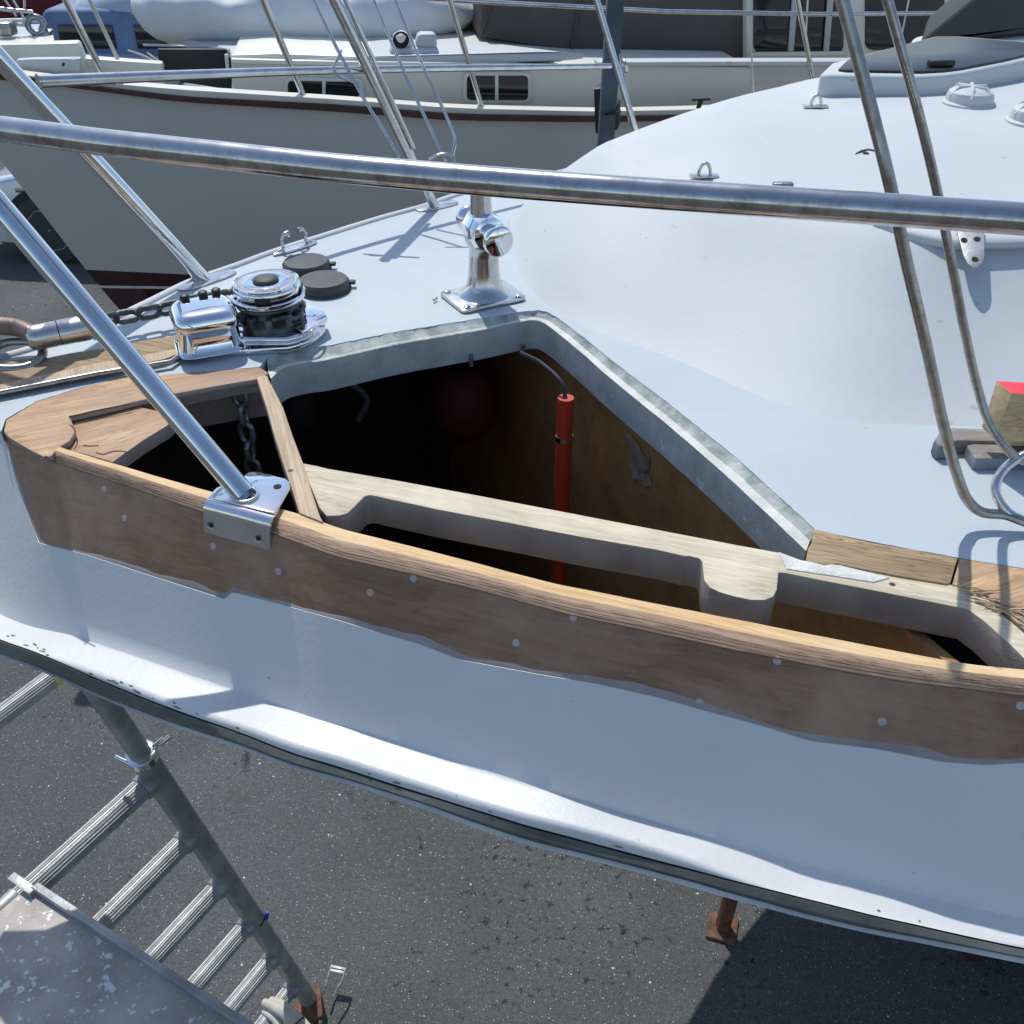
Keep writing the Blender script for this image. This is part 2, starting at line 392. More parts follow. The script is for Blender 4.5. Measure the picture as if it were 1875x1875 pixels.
# ------------------------------------------------------------------ ground
def make_ground():
    m = bpy.data.materials.new('asphalt'); m.use_nodes = True; n = m.node_tree; b = n.nodes['Principled BSDF']; L = n.links
    b.inputs['Roughness'].default_value = .85; b.inputs['Specular IOR Level'].default_value = .3
    geo = n.nodes.new('ShaderNodeNewGeometry')
    def nz(s, d=5, r=.6):
        t = n.nodes.new('ShaderNodeTexNoise'); t.inputs['Scale'].default_value = s; t.inputs['Detail'].default_value = d; t.inputs['Roughness'].default_value = r
        L.new(geo.outputs['Position'], t.inputs['Vector']); return t.outputs[0]
    def ramp(src, a, b_, c0, c1):
        r = n.nodes.new('ShaderNodeValToRGB'); r.color_ramp.elements[0].position = a; r.color_ramp.elements[1].position = b_
        r.color_ramp.elements[0].color = (*c0, 1); r.color_ramp.elements[1].color = (*c1, 1); L.new(src, r.inputs[0]); return r.outputs[0]
    def mix(f, a, b_, mode='MIX'):
        x = n.nodes.new('ShaderNodeMix'); x.data_type = 'RGBA'; x.blend_type = mode
        for s, v in ((0, f), (6, a), (7, b_)):
            if hasattr(v, 'links'): L.new(v, x.inputs[s])
            else: x.inputs[s].default_value = (*v, 1) if isinstance(v, tuple) else v
        return x.outputs[2]
    big = ramp(nz(1.3), .35, .7, (.085, .088, .089), (.122, .125, .124))
    agg = ramp(nz(150, 3, .75), .33, .70, (.5,)*3, (1.45,)*3)
    cur = mix(1.0, big, agg, 'MULTIPLY')
    mid = ramp(nz(55, 5, .75), .35, .65, (.76,)*3, (1.2,)*3); cur = mix(1.0, cur, mid, 'MULTIPLY')
    cur = mix(ramp(nz(2.4, 3), .60, .72, (0, 0, 0), (.45,)*3), cur, (.075, .072, .055))
    # oily blotches: fine clusters gated by a broad mask
    dm = n.nodes.new('ShaderNodeVectorMath'); dm.operation = 'DISTANCE'; L.new(geo.outputs['Position'], dm.inputs[0]); q_ = P(1030, 1640, 0); dm.inputs[1].default_value = (q_.x, q_.y, 0)
    dd_ = n.nodes.new('ShaderNodeMath'); dd_.operation = 'MULTIPLY_ADD'; L.new(dm.outputs['Value'], dd_.inputs[0]); dd_.inputs[1].default_value = -.55; dd_.inputs[2].default_value = .78
    ad_ = n.nodes.new('ShaderNodeMath'); ad_.operation = 'MAXIMUM'; L.new(nz(2.1, 2), ad_.inputs[0]); L.new(dd_.outputs[0], ad_.inputs[1])
    gate = ramp(ad_.outputs[0], .52, .60, (0, 0, 0), (1, 1, 1)); spl = ramp(nz(26, 5, .7), .57, .62, (0, 0, 0), (.85,)*3)
    cur = mix(mix(1.0, gate, spl, 'MULTIPLY'), cur, (.012, .012, .013))
    # pale grit, three sizes
    for sc, th, gsc, c in ((85, .13, 9, (.55, .56, .55)), (38, .075, 4, (.62, .62, .60)), (14, .045, 3, (.7, .7, .68))):
        v = n.nodes.new('ShaderNodeTexVoronoi'); v.inputs['Scale'].default_value = sc; v.inputs['Randomness'].default_value = 1; L.new(geo.outputs['Position'], v.inputs['Vector'])
        dot = ramp(v.outputs[0], th, th+.02, (1, 1, 1), (0, 0, 0))
        sep = n.nodes.new('ShaderNodeSeparateColor'); L.new(v.outputs['Color'], sep.inputs[0])
        pick = ramp(sep.outputs[0], .60, .61, (0, 0, 0), (1, 1, 1))
        cur = mix(mix(1.0, dot, pick, 'MULTIPLY'), cur, c)
    L.new(cur, b.inputs['Base Color'])
    bp = n.nodes.new('ShaderNodeBump'); bp.inputs['Strength'].default_value = .8; bp.inputs['Distance'].default_value = .006
    L.new(nz(130, 4, .7), bp.inputs['Height']); L.new(bp.outputs[0], b.inputs['Normal'])
    g = link('ground', ([(-250, -250, 0), (250, -250, 0), (250, 250, 0), (-250, 250, 0)], [(0, 1, 2, 3)]), m, smooth=0)
    tag(g, kind='structure'); g['label'] = 'dark asphalt hardstand with pale grit and oil marks'
make_ground()

# ------------------------------------------------------------------ the boat being repaired
boat = empty('sailboat', (1.0, 1.8, 0.0), 'white sailboat on the hard with its bare timber anchor locker cut open', 'sailboat')

f_arris = curve([(-159, 694), (-75, 742), (10, 796), (83, 841), (198, 877), (374, 937), (503, 977), (620, 1020), (749, 1049), (874, 1079),
                 (1043, 1125), (1220, 1162), (1416, 1205), (1668, 1248), (1875, 1273), (2200, 1312)])
f_inner = curve([(109, 818), (198, 846), (384, 900), (546, 940), (620, 967), (831, 1020), (1003, 1066), (1220, 1109), (1488, 1162),
                 (1614, 1187), (1776, 1217), (1875, 1226), (2200, 1262)])
f_wood = curve([(10, 800), (13, 815), (33, 881), (52, 940), (73, 993), (165, 1016), (265, 1049), (413, 1096), (427, 1083), (529, 1109), (620, 1134), (697, 1158),
                (770, 1178), (840, 1206), (987, 1233), (1100, 1252), (1207, 1276), (1281, 1297), (1397, 1328), (1483, 1355), (1606, 1370), (1730, 1394),
                (1807, 1399), (1875, 1395), (2200, 1440)])
f_band0 = curve([(-150, 1052), (0, 1125), (162, 1172), (387, 1247), (514, 1293), (600, 1320), (832, 1390), (1025, 1452), (1150, 1494), (1325, 1540), (1421, 1567),
                 (1614, 1620), (1875, 1684), (2200, 1760)])
f_band1 = curve([(-150, 1090), (0, 1156), (58, 1183), (155, 1218), (387, 1307), (541, 1355), (600, 1376), (871, 1462), (1141, 1532), (1325, 1588), (1421, 1622),
                 (1691, 1687), (1875, 1722), (2200, 1790)])
f_rub0 = curve([(-150, 1095), (0, 1164), (193, 1250), (387, 1324), (600, 1397), (725, 1438), (929, 1500), (1150, 1562), (1325, 1606), (1486, 1648),
                (1769, 1714), (1875, 1736), (2200, 1804)])
f_rub1 = curve([(-150, 1118), (0, 1189), (193, 1278), (387, 1347), (600, 1417), (725, 1453), (936, 1529), (1150, 1583), (1325, 1629), (1498, 1680),
                (1875, 1753), (2200, 1820)])
f_lip = curve([(-150, 1124), (0, 1195), (193, 1284), (387, 1355), (600, 1424), (725, 1463), (936, 1540), (1150, 1593), (1325, 1641), (1498, 1689),
               (1875, 1765), (2200, 1834)])

ZA = ZD-.012
# plan line of the outer arris, station by station
st_px = [-155]+list(range(-120, 1980, 12))
T = [P(x, sum(f_arris(x+d) for d in (-24, -12, 0, 12, 24))/5, ZA) for x in st_px]
NS = len(T)
# the boat carries on aft of the picture
end = T[-1].copy(); dirv = (T[-1]-T[-8]).normalized(); ang = math.atan2(dirv.y, dirv.x)
ext = []
p = end.copy()
for i in range(34):
    ang += .0155; p = p+Vector((math.cos(ang), math.sin(ang), 0))*.17; ext.append(p.copy())
TT = T+ext
def normals(line):
    o = []
    for i in range(len(line)):
        t = (line[min(i+3, len(line)-1)]-line[max(i-3, 0)]).normalized()
        o.append(Vector((t.y, -t.x, 0)))
    return o
NN = normals(TT)
def solve_z(xy, f, lo=ZD-1.0, hi=ZD+.05):
    for _ in range(40):
        m_ = (lo+hi)/2; px, py = proj((xy.x, xy.y, m_))
        if py < f(px): hi = m_
        else: lo = m_
    return (lo+hi)/2
def sm(a, k=2):
    return [sum(a[max(0, min(len(a)-1, i+j))] for j in range(-k, k+1))/(2*k+1) for i in range(len(a))]
offs = {'wood': (.031, f_wood), 'b0': (.080, f_band0), 'b1': (.140, f_band1), 'r0': (.148, f_rub0), 'r1': (.153, f_rub1), 'lip': (.157, f_lip)}
ROW = {}
def zrow(osc, f, smo=7):
    zs = [solve_z(TT[i]+NN[i]*osc[i], f) for i in range(NS)]
    return sm(zs, smo) if smo else zs
def mkrow(osc, zs):
    osc = list(osc)+[osc[-1]]*len(ext); zs = list(zs)+[zs[-1]]*len(ext)
    return [Vector((*(TT[i]+NN[i]*osc[i]).xy, zs[i])) for i in range(len(TT))]
o0 = []
for i in range(NS):
    lo, hi = .03, .22
    for _ in range(24):
        m_ = (lo+hi)/2
        if (ZA-solve_z(TT[i]+NN[i]*m_, f_band0))/m_ > 2.04: lo = m_
        else: hi = m_
    o0.append((lo+hi)/2)
o0 = sm(sm(o0, 14), 14)
z0_ = zrow(o0, f_band0); ROW['b0'] = mkrow(o0, z0_)
wl_ = []
for i in range(len(TT)):
    A_ = Vector((TT[i].x, TT[i].y, ZA)); B_ = ROW['b0'][i]
    lo, hi = 0.0, 1.0
    for _ in range(30):
        m_ = (lo+hi)/2; px, py = proj(A_.lerp(B_, m_))
        if py < f_wood(px): lo = m_
        else: hi = m_
    wl_.append((lo+hi)/2 if i < NS else wl_[NS-1])
ROW['wood'] = [Vector((TT[i].x, TT[i].y, ZA)).lerp(ROW['b0'][i], wl_[i]) for i in range(len(TT))]
o1 = []
for i in range(NS):
    lo, hi = o0[i]+.004, o0[i]+.12
    for _ in range(24):
        m_ = (lo+hi)/2
        if solve_z(TT[i]+NN[i]*m_, f_band1) < z0_[i]-.002: lo = m_
        else: hi = m_
    o1.append((lo+hi)/2)
o1 = sm(sm(o1, 14), 14)
print('ledge', [round(o1[k], 3) for k in range(0, NS, 20)], [round(ZA-z0_[k], 3) for k in range(0, NS, 20)])
ROW['b1'] = mkrow(o1, zrow(o1, f_band1))
for key, e_, f in (('r0', .008, f_rub0), ('r1', .013, f_rub1), ('lip', .017, f_lip)):
    oo = [v+e_ for v in o1]; ROW[key] = mkrow(oo, zrow(oo, f))
top = [Vector((t.x, t.y, ZA)) for t in TT]
def lerp_rows(a, b, n, bulge=None):
    r = []
    for k in range(1, n):
        t = k/n; r.append([x.lerp(y, t) for x, y in zip(a, b)])
    return r
# wood face (starts at station px ~10), wobbling paint edge below it
i0 = next(i for i, x in enumerate(st_px) if x >= 8)
face_bot = ROW['wood']
fb = [v.copy() for v in face_bot]
# fine stations for crisp paint boundary
link('plank', grid([top[i0:]]+[r[i0:] for r in lerp_rows(top, fb, 4)]+[fb[i0:]]), M['face'], boat, 0, 'sanded bare brown timber strake below the rail')
# painted topside: below the wood, stepping 1.5 mm proud, then cove, then edge
pa = []
for i in range(len(TT)):
    b_ = (fb[i] if i >= i0 else top[i]); pa.append(Vector((b_.x, b_.y, b_.z+.0))+NN[i]*.0018)
inner_edge = [v-NN[i]*.003 for i, v in enumerate(pa)]
b0 = ROW['b0']; b1 = ROW['b1']; r0 = ROW['r0']; r1 = ROW['r1']; lp = ROW['lip']
rows = [inner_edge, pa]+lerp_rows(pa, b0, 5)
# cove: quadratic from steep wall to the flat ledge and rolled edge
mid = [Vector((a.x, a.y, 0)).lerp(Vector((c.x, c.y, 0)), .14)+Vector((0, 0, a.z*.12+c.z*.88)) for a, c in zip(b0, b1)]
for k in range(0, 9):
    t = k/8
    rows.append([a*(1-t)**2+m_*2*t*(1-t)+c*t*t for a, m_, c in zip(b0, mid, b1)])
rolled = []
for k in range(1, 5):
    t = k/4
    rows.append([Vector((b.x, b.y, 0)).lerp(Vector((r.x, r.y, 0)), math.sin(t*math.pi/2))+Vector((0, 0, b.z+(r.z-b.z)*(1-math.cos(t*math.pi/2)))) for b, r in zip(b1, r0)])
rows += rolled
prw = []
for k in range(3):
    prw.append([fb[i].lerp(top[i], (k/2)*(.09+.10*noise.noise(fb[i]*7)+.05*noise.noise(fb[i]*31)))+NN[i]*(.0010 if k < 2 else -.0006)+Vector((0, 0, .0002)) for i in range(i0, len(TT))])
link('primer_margin', grid(prw), M['primer'], boat, 60)
link('topside', grid(rows), M['topside'], boat, 50)
# rubbing strake and lip
strake = [[v-n_*.006-Vector((0, 0, .006)) for v, n_ in zip(r0, NN)], [v+n_*.002-Vector((0, 0, .0012)) for v, n_ in zip(r0, NN)], [v.lerp(w_, .5)+n_*.005 for v, w_, n_ in zip(r0, r1, NN)], [v for v in r1], [v-n_*.03 for v, n_ in zip(r1, NN)]]
link('rubbing_strake', grid(strake), M['rub'], boat, 50)
lipr = [[v-Vector((0, 0, .0008)) for v in r1], [v+n_*.001-Vector((0, 0, .001)) for v, n_ in zip(r1, NN)], lp, [v-n_*.05-Vector((0, 0, .004)) for v, n_ in zip(lp, NN)]]
link('strake_lip', grid(lipr), M['lip'], boat, 50)

# far sheer (starboard side of the bow and along the deck)
far_px = [(-60, 668), (60, 640), (200, 588), (270, 556), (350, 517), (430, 489), (500, 463), (600, 431), (700, 400), (780, 378), (860, 352)]
farl = [P(x, y) for x, y in far_px]+[Vector(v) for v in ((.15, 2.54, ZD), (.6, 2.95, ZD), (1.2, 3.36, ZD), (2.2, 3.78, ZD), (3.6, 4.05, ZD), (5.0, 4.25, ZD), (7.0, 4.4, ZD))]
tip = Vector((T[0].x-.02, T[0].y+.02, ZD))
farl = [tip]+farl
farl = catmull(farl, 5)
# hull below: far side and underwater body
def keel_z(x): return float(np.interp(x, [-1.0, -.6, 0, .5, 1.2, 2.2, 4, 7], [2.3, 2.0, 1.6, 1.3, 1.0, .75, .62, .8]))
NF = 46
def resample(line, n):
    d = [0]
    for a, b in zip(line, line[1:]): d.append(d[-1]+(b-a).length)
    o = []
    for k in range(n):
        s = d[-1]*(k/(n-1))**1.2
        j = max(0, min(len(line)-2, next((i for i in range(len(d)-1) if d[i+1] >= s), len(line)-2)))
        t = (s-d[j])/max(1e-9, d[j+1]-d[j]); o.append(line[j].lerp(line[j+1], min(1, t)))
    return o
nearL = resample([v-n_*.02 for v, n_ in zip(lp, NN)], NF); farR = resample(farl, NF)
cen = [(a+b)/2 for a, b in zip(nearL, farR)]
secs = []
for a, b, c in zip(nearL, farR, cen):
    kz = keel_z(c.x); K = Vector((c.x, c.y, kz))
    hn = a.lerp(K, .5); hn.z = kz+(a.z-kz)*.34
    fu = b.copy(); full = float(np.interp(c.x, [-.8, -.45, .05], [0, .4, 1]))
    hf = b.lerp(K, .5-.34*full); hf.z = kz+(b.z-kz)*(.40-.30*full)-.25*full
    secs.append([a, a.lerp(hn, .5)+Vector((0, 0, -.01)), hn, K.lerp(hn, .45)-Vector((0, 0, .03)), K, K.lerp(hf, .5)-Vector((0, 0, .03)), hf, fu.lerp(hf, .5)+Vector((0, .03, 0)), fu])
link('hull', grid(secs), M['topside'], boat, 60)
tv, tf = secs[-1], [tuple(range(9))]
link('transom', (tv, tf), M['topside'], boat, 0)
kx = [c for c in cen if 1.6 < c.x < 4.6]
if kx:
    kp = [(c.x, c.y-.07) for c in kx]+[(c.x, c.y+.07) for c in kx[::-1]]
    link('keel', prism(kp, .02, .75), M['boot'], boat, 0)

# deck sheet (notched round the opened bow)
notch_px = [(2, 791), (10, 768), (66, 735), (149, 709), (231, 691), (344, 683), (476, 672), (488, 655), (512, 645), (560, 638), (600, 633), (732, 606), (878, 583),
            (957, 570), (985, 568), (1003, 571), (1020, 581), (1063, 613), (1136, 672), (1220, 735), (1344, 834), (1495, 971), (1596, 992), (1754, 1021), (1875, 1041), (2150, 1082)]
def jit(px, a=.5):
    o = []
    for (x0, y0), (x1, y1) in zip(px, px[1:]):
        L_ = math.hypot(x1-x0, y1-y0); n = max(1, int(L_/9))
        for k in range(n):
            t = k/n; o.append((x0+(x1-x0)*t+random.uniform(-a, a), y0+(y1-y0)*t+random.uniform(-a, a)))
    o.append(px[-1]); return o
notch = [P(x, y) for x, y in jit(notch_px)]
npx2 = P(2150, f_arris(2150))
after = [v for v in TT if v.x > P(2150, 1300).x+.05]
poly = [Vector((v.x, v.y, 0)) for v in farl]+[Vector((v.x, v.y, 0)) for v in reversed(after)]+[Vector((notch[-1].x, after[0].y, 0))]+[Vector((v.x, v.y, 0)) for v in reversed(notch)]+[Vector((T[i].x, T[i].y, 0)) for i in range(i0-1, -1, -1)]
link('deck', prism(poly, ZD-.018, ZD), M['deck'], boat, 0)
tr = tube([v+Vector((0, .004, -.004)) for v in farl], .011, 8); link('gunwale', tr, M['white'], boat, 60)

# cut edge of the deck opening: bevel, pale ridge, vertical face
outer_px = [(488, 655), (512, 645), (560, 638), (600, 633), (732, 606), (878, 583), (957, 570), (985, 568), (1003, 571), (1020, 581), (1063, 613), (1136, 672), (1220, 735), (1344, 834), (1495, 971)]
ridge_px = [(492, 682), (518, 668), (560, 660), (600, 655), (732, 626), (878, 601), (957, 584), (980, 582), (993, 584), (1012, 592), (1056, 626), (1124, 684), (1206, 750), (1330, 852), (1484, 990)]
inner_px = [(497, 700), (522, 676), (562, 666), (600, 661), (732, 632), (878, 607), (957, 590), (978, 589), (990, 592), (1003, 601), (1044, 636), (1110, 694), (1190, 760), (1312, 866), (1472, 1020)]
O3 = catmull([P(x, y, ZD) for x, y in outer_px], 5); R3 = catmull([P(x, y, ZD-.010) for x, y in ridge_px], 5); I3 = catmull([P(x, y, ZD-.012) for x, y in inner_px], 5)
def wob(line, a=.0015, s=18):
    return [v+Vector((noise.noise(v*s), noise.noise(v*s+Vector((5, 5, 5))), 0))*a for v in line]
O3 = wob(O3, .0018, 23); R3 = wob(R3, .002, 19); I3 = wob(I3, .002, 21)
I3 = [v.lerp(r, .4)+Vector((0, 0, (v.z-r.z)*.4)) for v, r in zip(I3, R3)]
nR = len(R3)
j_corner = 8*5
link('opening_edge', grid([[v+Vector((0, 0, -.0006)) for v in O3], [o.lerp(r, .5)-Vector((0, 0, .002)) for o, r in zip(O3, R3)], R3]), M['bevel'], boat, 40)
link('opening_ridge', grid([[r+Vector((0, 0, .0002)) for r in R3], [a.lerp(b, .5)+Vector((0, 0, .001)) for a, b in zip(R3, I3)], I3]), M['ridge'], boat, 40)
facebot = [v+Vector((0, 0, -.056)) for v in I3]
back = [v+Vector((o.x-v.x, o.y-v.y, 0))*1.6 for v, o in zip(facebot, O3)]
link('opening_face', grid([[v-Vector((0, 0, .0003)) for v in I3], [a.lerp(b, .5) for a, b in zip(I3, facebot)], facebot, back]), M['ply'], boat, 35)

# toe rail strip: flat top, laminated bevel, inner face
sx = [x for x in st_px if x >= 78]
def fi(x): return sum(f_inner(x+d) for d in (-16, 0, 16))/3 + 1.0*noise.noise(Vector((x*.02, 0, 3)))
ia = next(i for i, x in enumerate(st_px) if x >= 78)
out_l = T[ia:]+[v for v in ext[:6]]
nrm = NN[ia:ia+len(out_l)]
wid = []
for v in out_l:
    # width measured to the inner arris
    lo, hi = 0, .12
    for _ in range(30):
        m_ = (lo+hi)/2; q = v-nrm[len(wid)]*m_; px, py = proj((q.x, q.y, ZD))
        if py > fi(px): lo = m_
        else: hi = m_
    wid.append((lo+hi)/2)
wid = sm(wid, 2)
inn = [Vector(((v-n_*w_).x, (v-n_*w_).y, ZD)) for v, n_, w_ in zip(out_l, nrm, wid)]
midl = [Vector(((v-n_*w_*.46).x, (v-n_*w_*.46).y, ZD+.0006*noise.noise(v*20))) for v, n_, w_ in zip(out_l, nrm, wid)]
outl = [Vector((v.x, v.y, ZA)) for v in out_l]
link('toe_rail', grid([inn, [a.lerp(b, .5) for a, b in zip(inn, midl)], midl]), M['toe'], boat, 0, 'sanded honey-coloured toe rail timber')
bevr = []
for k in range(6):
    t = k/5; a_ = t*math.pi/2*.8
    bevr.append([m_.lerp(o_, t)+Vector((0, 0, .002*math.sin(t*math.pi)))+Vector((0, 0, .0005*noise.noise(m_*60+Vector((k*9, 0, 0))))) for m_, o_ in zip(midl, outl)])
link('laminated_edge', grid(bevr), M['lam'], boat, 60)
gl = [tube([o_+n_*.0004+Vector((0, 0, -.0006+.0022*noise.noise(o_*9)+.0008*noise.noise(o_*55))) for o_, n_ in zip(outl, nrm)], .0008, 5)]
for t_, j_ in ((.35, 2), (.52, 5), (.68, 9), (.84, 12)):
    gl.append(tube([m_.lerp(o_, t_+.05*noise.noise(m_*14+Vector((j_, 0, 0))))+Vector((0, 0, .0017*math.sin(t_*math.pi)-.0002)) for m_, o_ in zip(midl, outl)], .00042, 5))
link('glue_line', merge(*gl), M['gluebrown'], boat, 0)
inb = [v-Vector((0, 0, .11)) for v in inn]
link('rail_inner_face', grid([inn, inb, [v+Vector((0, .001, -.10)) for v in inb]]), M['pineside'], boat, 0)

# helper: flat timber piece from image outline on the deck plane
def slab(name, px, m, dz=0.0, th=.04, bev=.0015, jitter=0, lab=None, sidemat=None):
    pts = [P(x+random.uniform(-jitter, jitter), y+random.uniform(-jitter, jitter), ZD+dz) for x, y in px]
    b = bevelled(prism(pts, ZD+dz-th, ZD+dz), bev, 2, 50)
    o = link(name, b, m, boat, 25, lab)
    if sidemat:
        o.data.materials.append(sidemat)
        for p in o.data.polygons:
            if p.normal.z < .5: p.material_index = 1
    return o
# bow timber: stem block, far arm
slab('bow_timber', [(10, 768), (66, 735), (149, 709), (231, 690), (344, 683), (476, 672), (492, 681), (478, 693), (420, 702), (331, 719), (248, 735), (190, 748), (129, 763), (133, 775), (138, 790), (128, 806), (109, 818), (95, 834), (83, 839), (60, 827), (34, 812), (16, 799), (6, 790)],
     M['teak'], .001, .010, .003, 1.0, 'sanded brown bow timber', M['pineside'])
qq = [P(x, y, ZD-.009) for x, y in [(133, 768), (248, 738), (331, 721), (420, 704), (478, 694)]]
link('arm_inner_face', prism([(v.x, v.y) for v in qq]+[(v.x-.005, v.y+.02) for v in qq[::-1]], ZD-.03, ZD-.0092), M['pineside'], boat, 0)
slab('breasthook', [(129, 764), (140, 762), (250, 738), (262, 746), (290, 752), (318, 769), (305, 779), (262, 806), (206, 846), (180, 838), (109, 819), (126, 806), (137, 790)], M['board'], -.010, .022, .001, .6, 'broken reddish board in the bow corner', M['pineside'])
ck_ = []
for pl2 in ([(153, 816), (166, 817), (181, 816)], [(176, 829), (190, 832), (205, 827), (222, 826), (236, 829)], [(126, 763), (145, 759), (170, 753), (205, 746), (240, 739)], [(128, 778), (136, 784), (138, 795), (132, 806)], [(100, 842), (86, 836), (80, 838)]):
    zz_ = ZD-.0098 if pl2[0][0] in (153, 176) else ZD+.0012
    ck_.append(tube(catmull([P(x, y, zz_) for x, y in pl2], 4), .0010, 5))
for v_ in ck_: link('crack', v_, M['gluebrown'], boat, 0)
# dark beam under the far arm
q = [P(x, y, ZD-.03) for x, y in [(250, 742), (331, 722), (420, 706), (484, 697)]]
link('deck_beam', prism([(v.x, v.y) for v in q]+[(v.x-.01, v.y+.05) for v in q[::-1]], ZD-.095, ZD-.03), M['pineside'], boat, 0)
# cross batten
slab('batten', [(470, 691), (481, 686), (489, 688), (497, 703), (518, 745), (537, 800), (556, 851), (571, 900), (586, 945), (592, 956), (548, 939), (532, 890), (514, 835), (500, 790), (488, 748)], M['stick'], .003, .022, .0015, .3, 'pale bare batten across the locker', M['pineside'])
# carlin beam with scooped end and tab
beam_px = [(554, 848), (580, 853), (600, 858), (732, 880), (880, 908), (1040, 938), (1220, 973), (1340, 996), (1427, 1012), (1466, 1028), (1500, 1036), (1542, 1032), (1640, 1052), (1733, 1068), (1800, 1086), (1830, 1120), (1875, 1158), (2000, 1250),
           (2000, 1290), (1875, 1205), (1850, 1180), (1800, 1136), (1772, 1115), (1700, 1101), (1614, 1084), (1520, 1065), (1440, 1049), (1425, 1048), (1423, 1080), (1416, 1092), (1400, 1098), (1375, 1098), (1345, 1092), (1319, 1084), (1300, 1075), (1289, 1062), (1286, 1028), (1280, 1022), (1262, 1018), (1254, 1018), (1200, 1006), (1063, 983), (931, 957), (798, 932), (700, 911), (688, 908), (676, 906), (668, 909), (658, 918), (648, 929), (636, 939), (622, 944), (606, 944), (598, 945), (585, 930), (565, 882)]
slab('side_beam', beam_px, M['pine'], -.0015, .046, .0012, .4, 'pale sanded pine beam with a scooped end and a tab', M['pineside'])
slab('beam_patch', [(1424, 1010), (1466, 1026), (1540, 1034), (1630, 1056), (1600, 1066), (1500, 1050), (1440, 1040)], M['ridge'], .0002, .004, .001, 1.2)
slab('deck_timber', [(1490, 968), (1596, 993), (1668, 1006), (1754, 1022), (1740, 1066), (1733, 1068), (1640, 1054), (1555, 1036), (1530, 1032), (1510, 1035), (1476, 1026), (1480, 1004), (1488, 990)], M['teak2'], .0008, .03, .001, .8, 'old rough deck timber showing dark growth lines')
slab('aft_timber', [(1757, 1023), (1875, 1042), (2150, 1085), (2150, 1250), (2020, 1240), (1880, 1154), (1838, 1118), (1806, 1088), (1744, 1069)], M['teak'], .0004, .03, .001, .8, 'split reddish timber at the aft corner')
# splinters where the old timber is torn out
spl = []
for k in range(40):
    x = random.uniform(1752, 1880); y = 1078+(x-1752)*.45+random.uniform(-9, 12)
    a = P(x, y, ZD+.001); d = Vector((random.uniform(.010, .035), random.uniform(-.022, .004), random.uniform(-.001, .004)))
    spl.append(tube([a, a+d*.5+Vector((0, 0, .0015)), a+d], [.0007, .0010, .0003], 5))
link('splinters', merge(*spl), M['stick'], boat, 0)

# chipped paint along the rolled edge
_tv, _tf = grid(rows); _tb = BVHTree.FromPolygons(_tv, _tf) if 'BVHTree' in globals() else None
chips = []
for k in range(30):
    t_ = random.random(); x = 10+t_*(330 if k < 20 else 1700); y = f_rub0(x)-random.uniform(3, 14)
    h_ = _tb.ray_cast(CAM, ray(x, y).normalized())
    if h_[0] is None: continue
    nn_ = h_[1] if h_[1].dot(ray(x, y)) < 0 else -h_[1]
    e1 = Vector((.93, -.35, 0)); e1 = (e1-nn_*e1.dot(nn_)).normalized(); e2 = nn_.cross(e1); s1 = random.uniform(.0015, .007)
    chips.append(prism_d([h_[0]+nn_*.0004+e1*math.cos(2*math.pi*q/7)*s1*random.uniform(.6, 1.1)+e2*math.sin(2*math.pi*q/7)*.0013*random.uniform(.5, 1.2) for q in range(7)], nn_*.0003))
for v_ in chips: link('paint_chip', v_, M['rub'], boat, 0)

# nail plugs
plugs = [(191, 896), (228, 949), (390, 1000), (510, 1046), (678, 1085), (757, 1059), (945, 1177), (1050, 1131), (1281, 1286), (1423, 1210), (1615, 1321), (1869, 1292)]
from mathutils.bvhtree import BVHTree
_pv, _pf = grid([top[i0:]]+[r[i0:] for r in lerp_rows(top, fb, 4)]+[fb[i0:]])
_pb = BVHTree.FromPolygons(_pv, _pf)
def face_hit(px, py):
    h = _pb.ray_cast(CAM, ray(px, py).normalized())
    if h[0] is None: return None
    n_ = h[1] if h[1].dot(ray(px, py)) < 0 else -h[1]
    return h[0], n_
def face_hit_old(px, py):          # point on the timber face under a pixel
    best = None
    for i in range(i0, len(TT)-1):
        a, b = TT[i]+NN[i]*.0015, TT[i+1]+NN[i+1]*.0015
        d = ray(px, py)
        e = b-a; den = d.x*e.y-d.y*e.x
        if abs(den) < 1e-9: continue
        ax_, ay_ = a.x-CAM.x, a.y-CAM.y
        s = (ax_*e.y-ay_*e.x)/den; t = (ax_*d.y-ay_*d.x)/den
        if 0 <= t <= 1 and s > 0: best = (CAM+d*s, NN[i]); break
    return best
for px, py in plugs:
    h = face_hit(px, py)
    if h:
        link('nail_plug', lathe([(.0047, -.003), (.0047, .0004), (.003, .0006)], h[0]-h[1]*0.0, h[1], 9), M['plug'], boat, 0)

# locker interior: lining walls, floor, bulkhead
near_in = [v-Vector((0, 0, 0)) for v in inn]
lin = [Vector((v.x, v.y+.004, 0)) for v in near_in[::6] if v.x < .55]
bk0 = P(985, 575)+Vector((.035, .012, 0)); bk1 = P(1490, 985)+Vector((.035, .012, 0))
bdir = (bk1-bk0).normalized(); bk1 = bk0+bdir*1.05; bkf = bk0-bdir*.75
from mathutils.bvhtree import BVHTree
lin2 = [v for v in resample(farl, 30) if v.x < bkf.x]
ls = []
for s_, c in zip(secs, cen):
    if c.x > 1.6: break
    cc_ = Vector((c.x, c.y, s_[0].z)); ls.append([cc_+Vector(((v-cc_).x*.965, (v-cc_).y*.965, (v-cc_).z*.97)) + (Vector((0, 0, -.03)) if k == 8 else Vector()) for k, v in enumerate(s_)])
lv, lf = grid(ls)
bvh = BVHTree.FromPolygons(lv, lf)
link('locker_lining', (lv, lf), M['dark'], boat, 60)
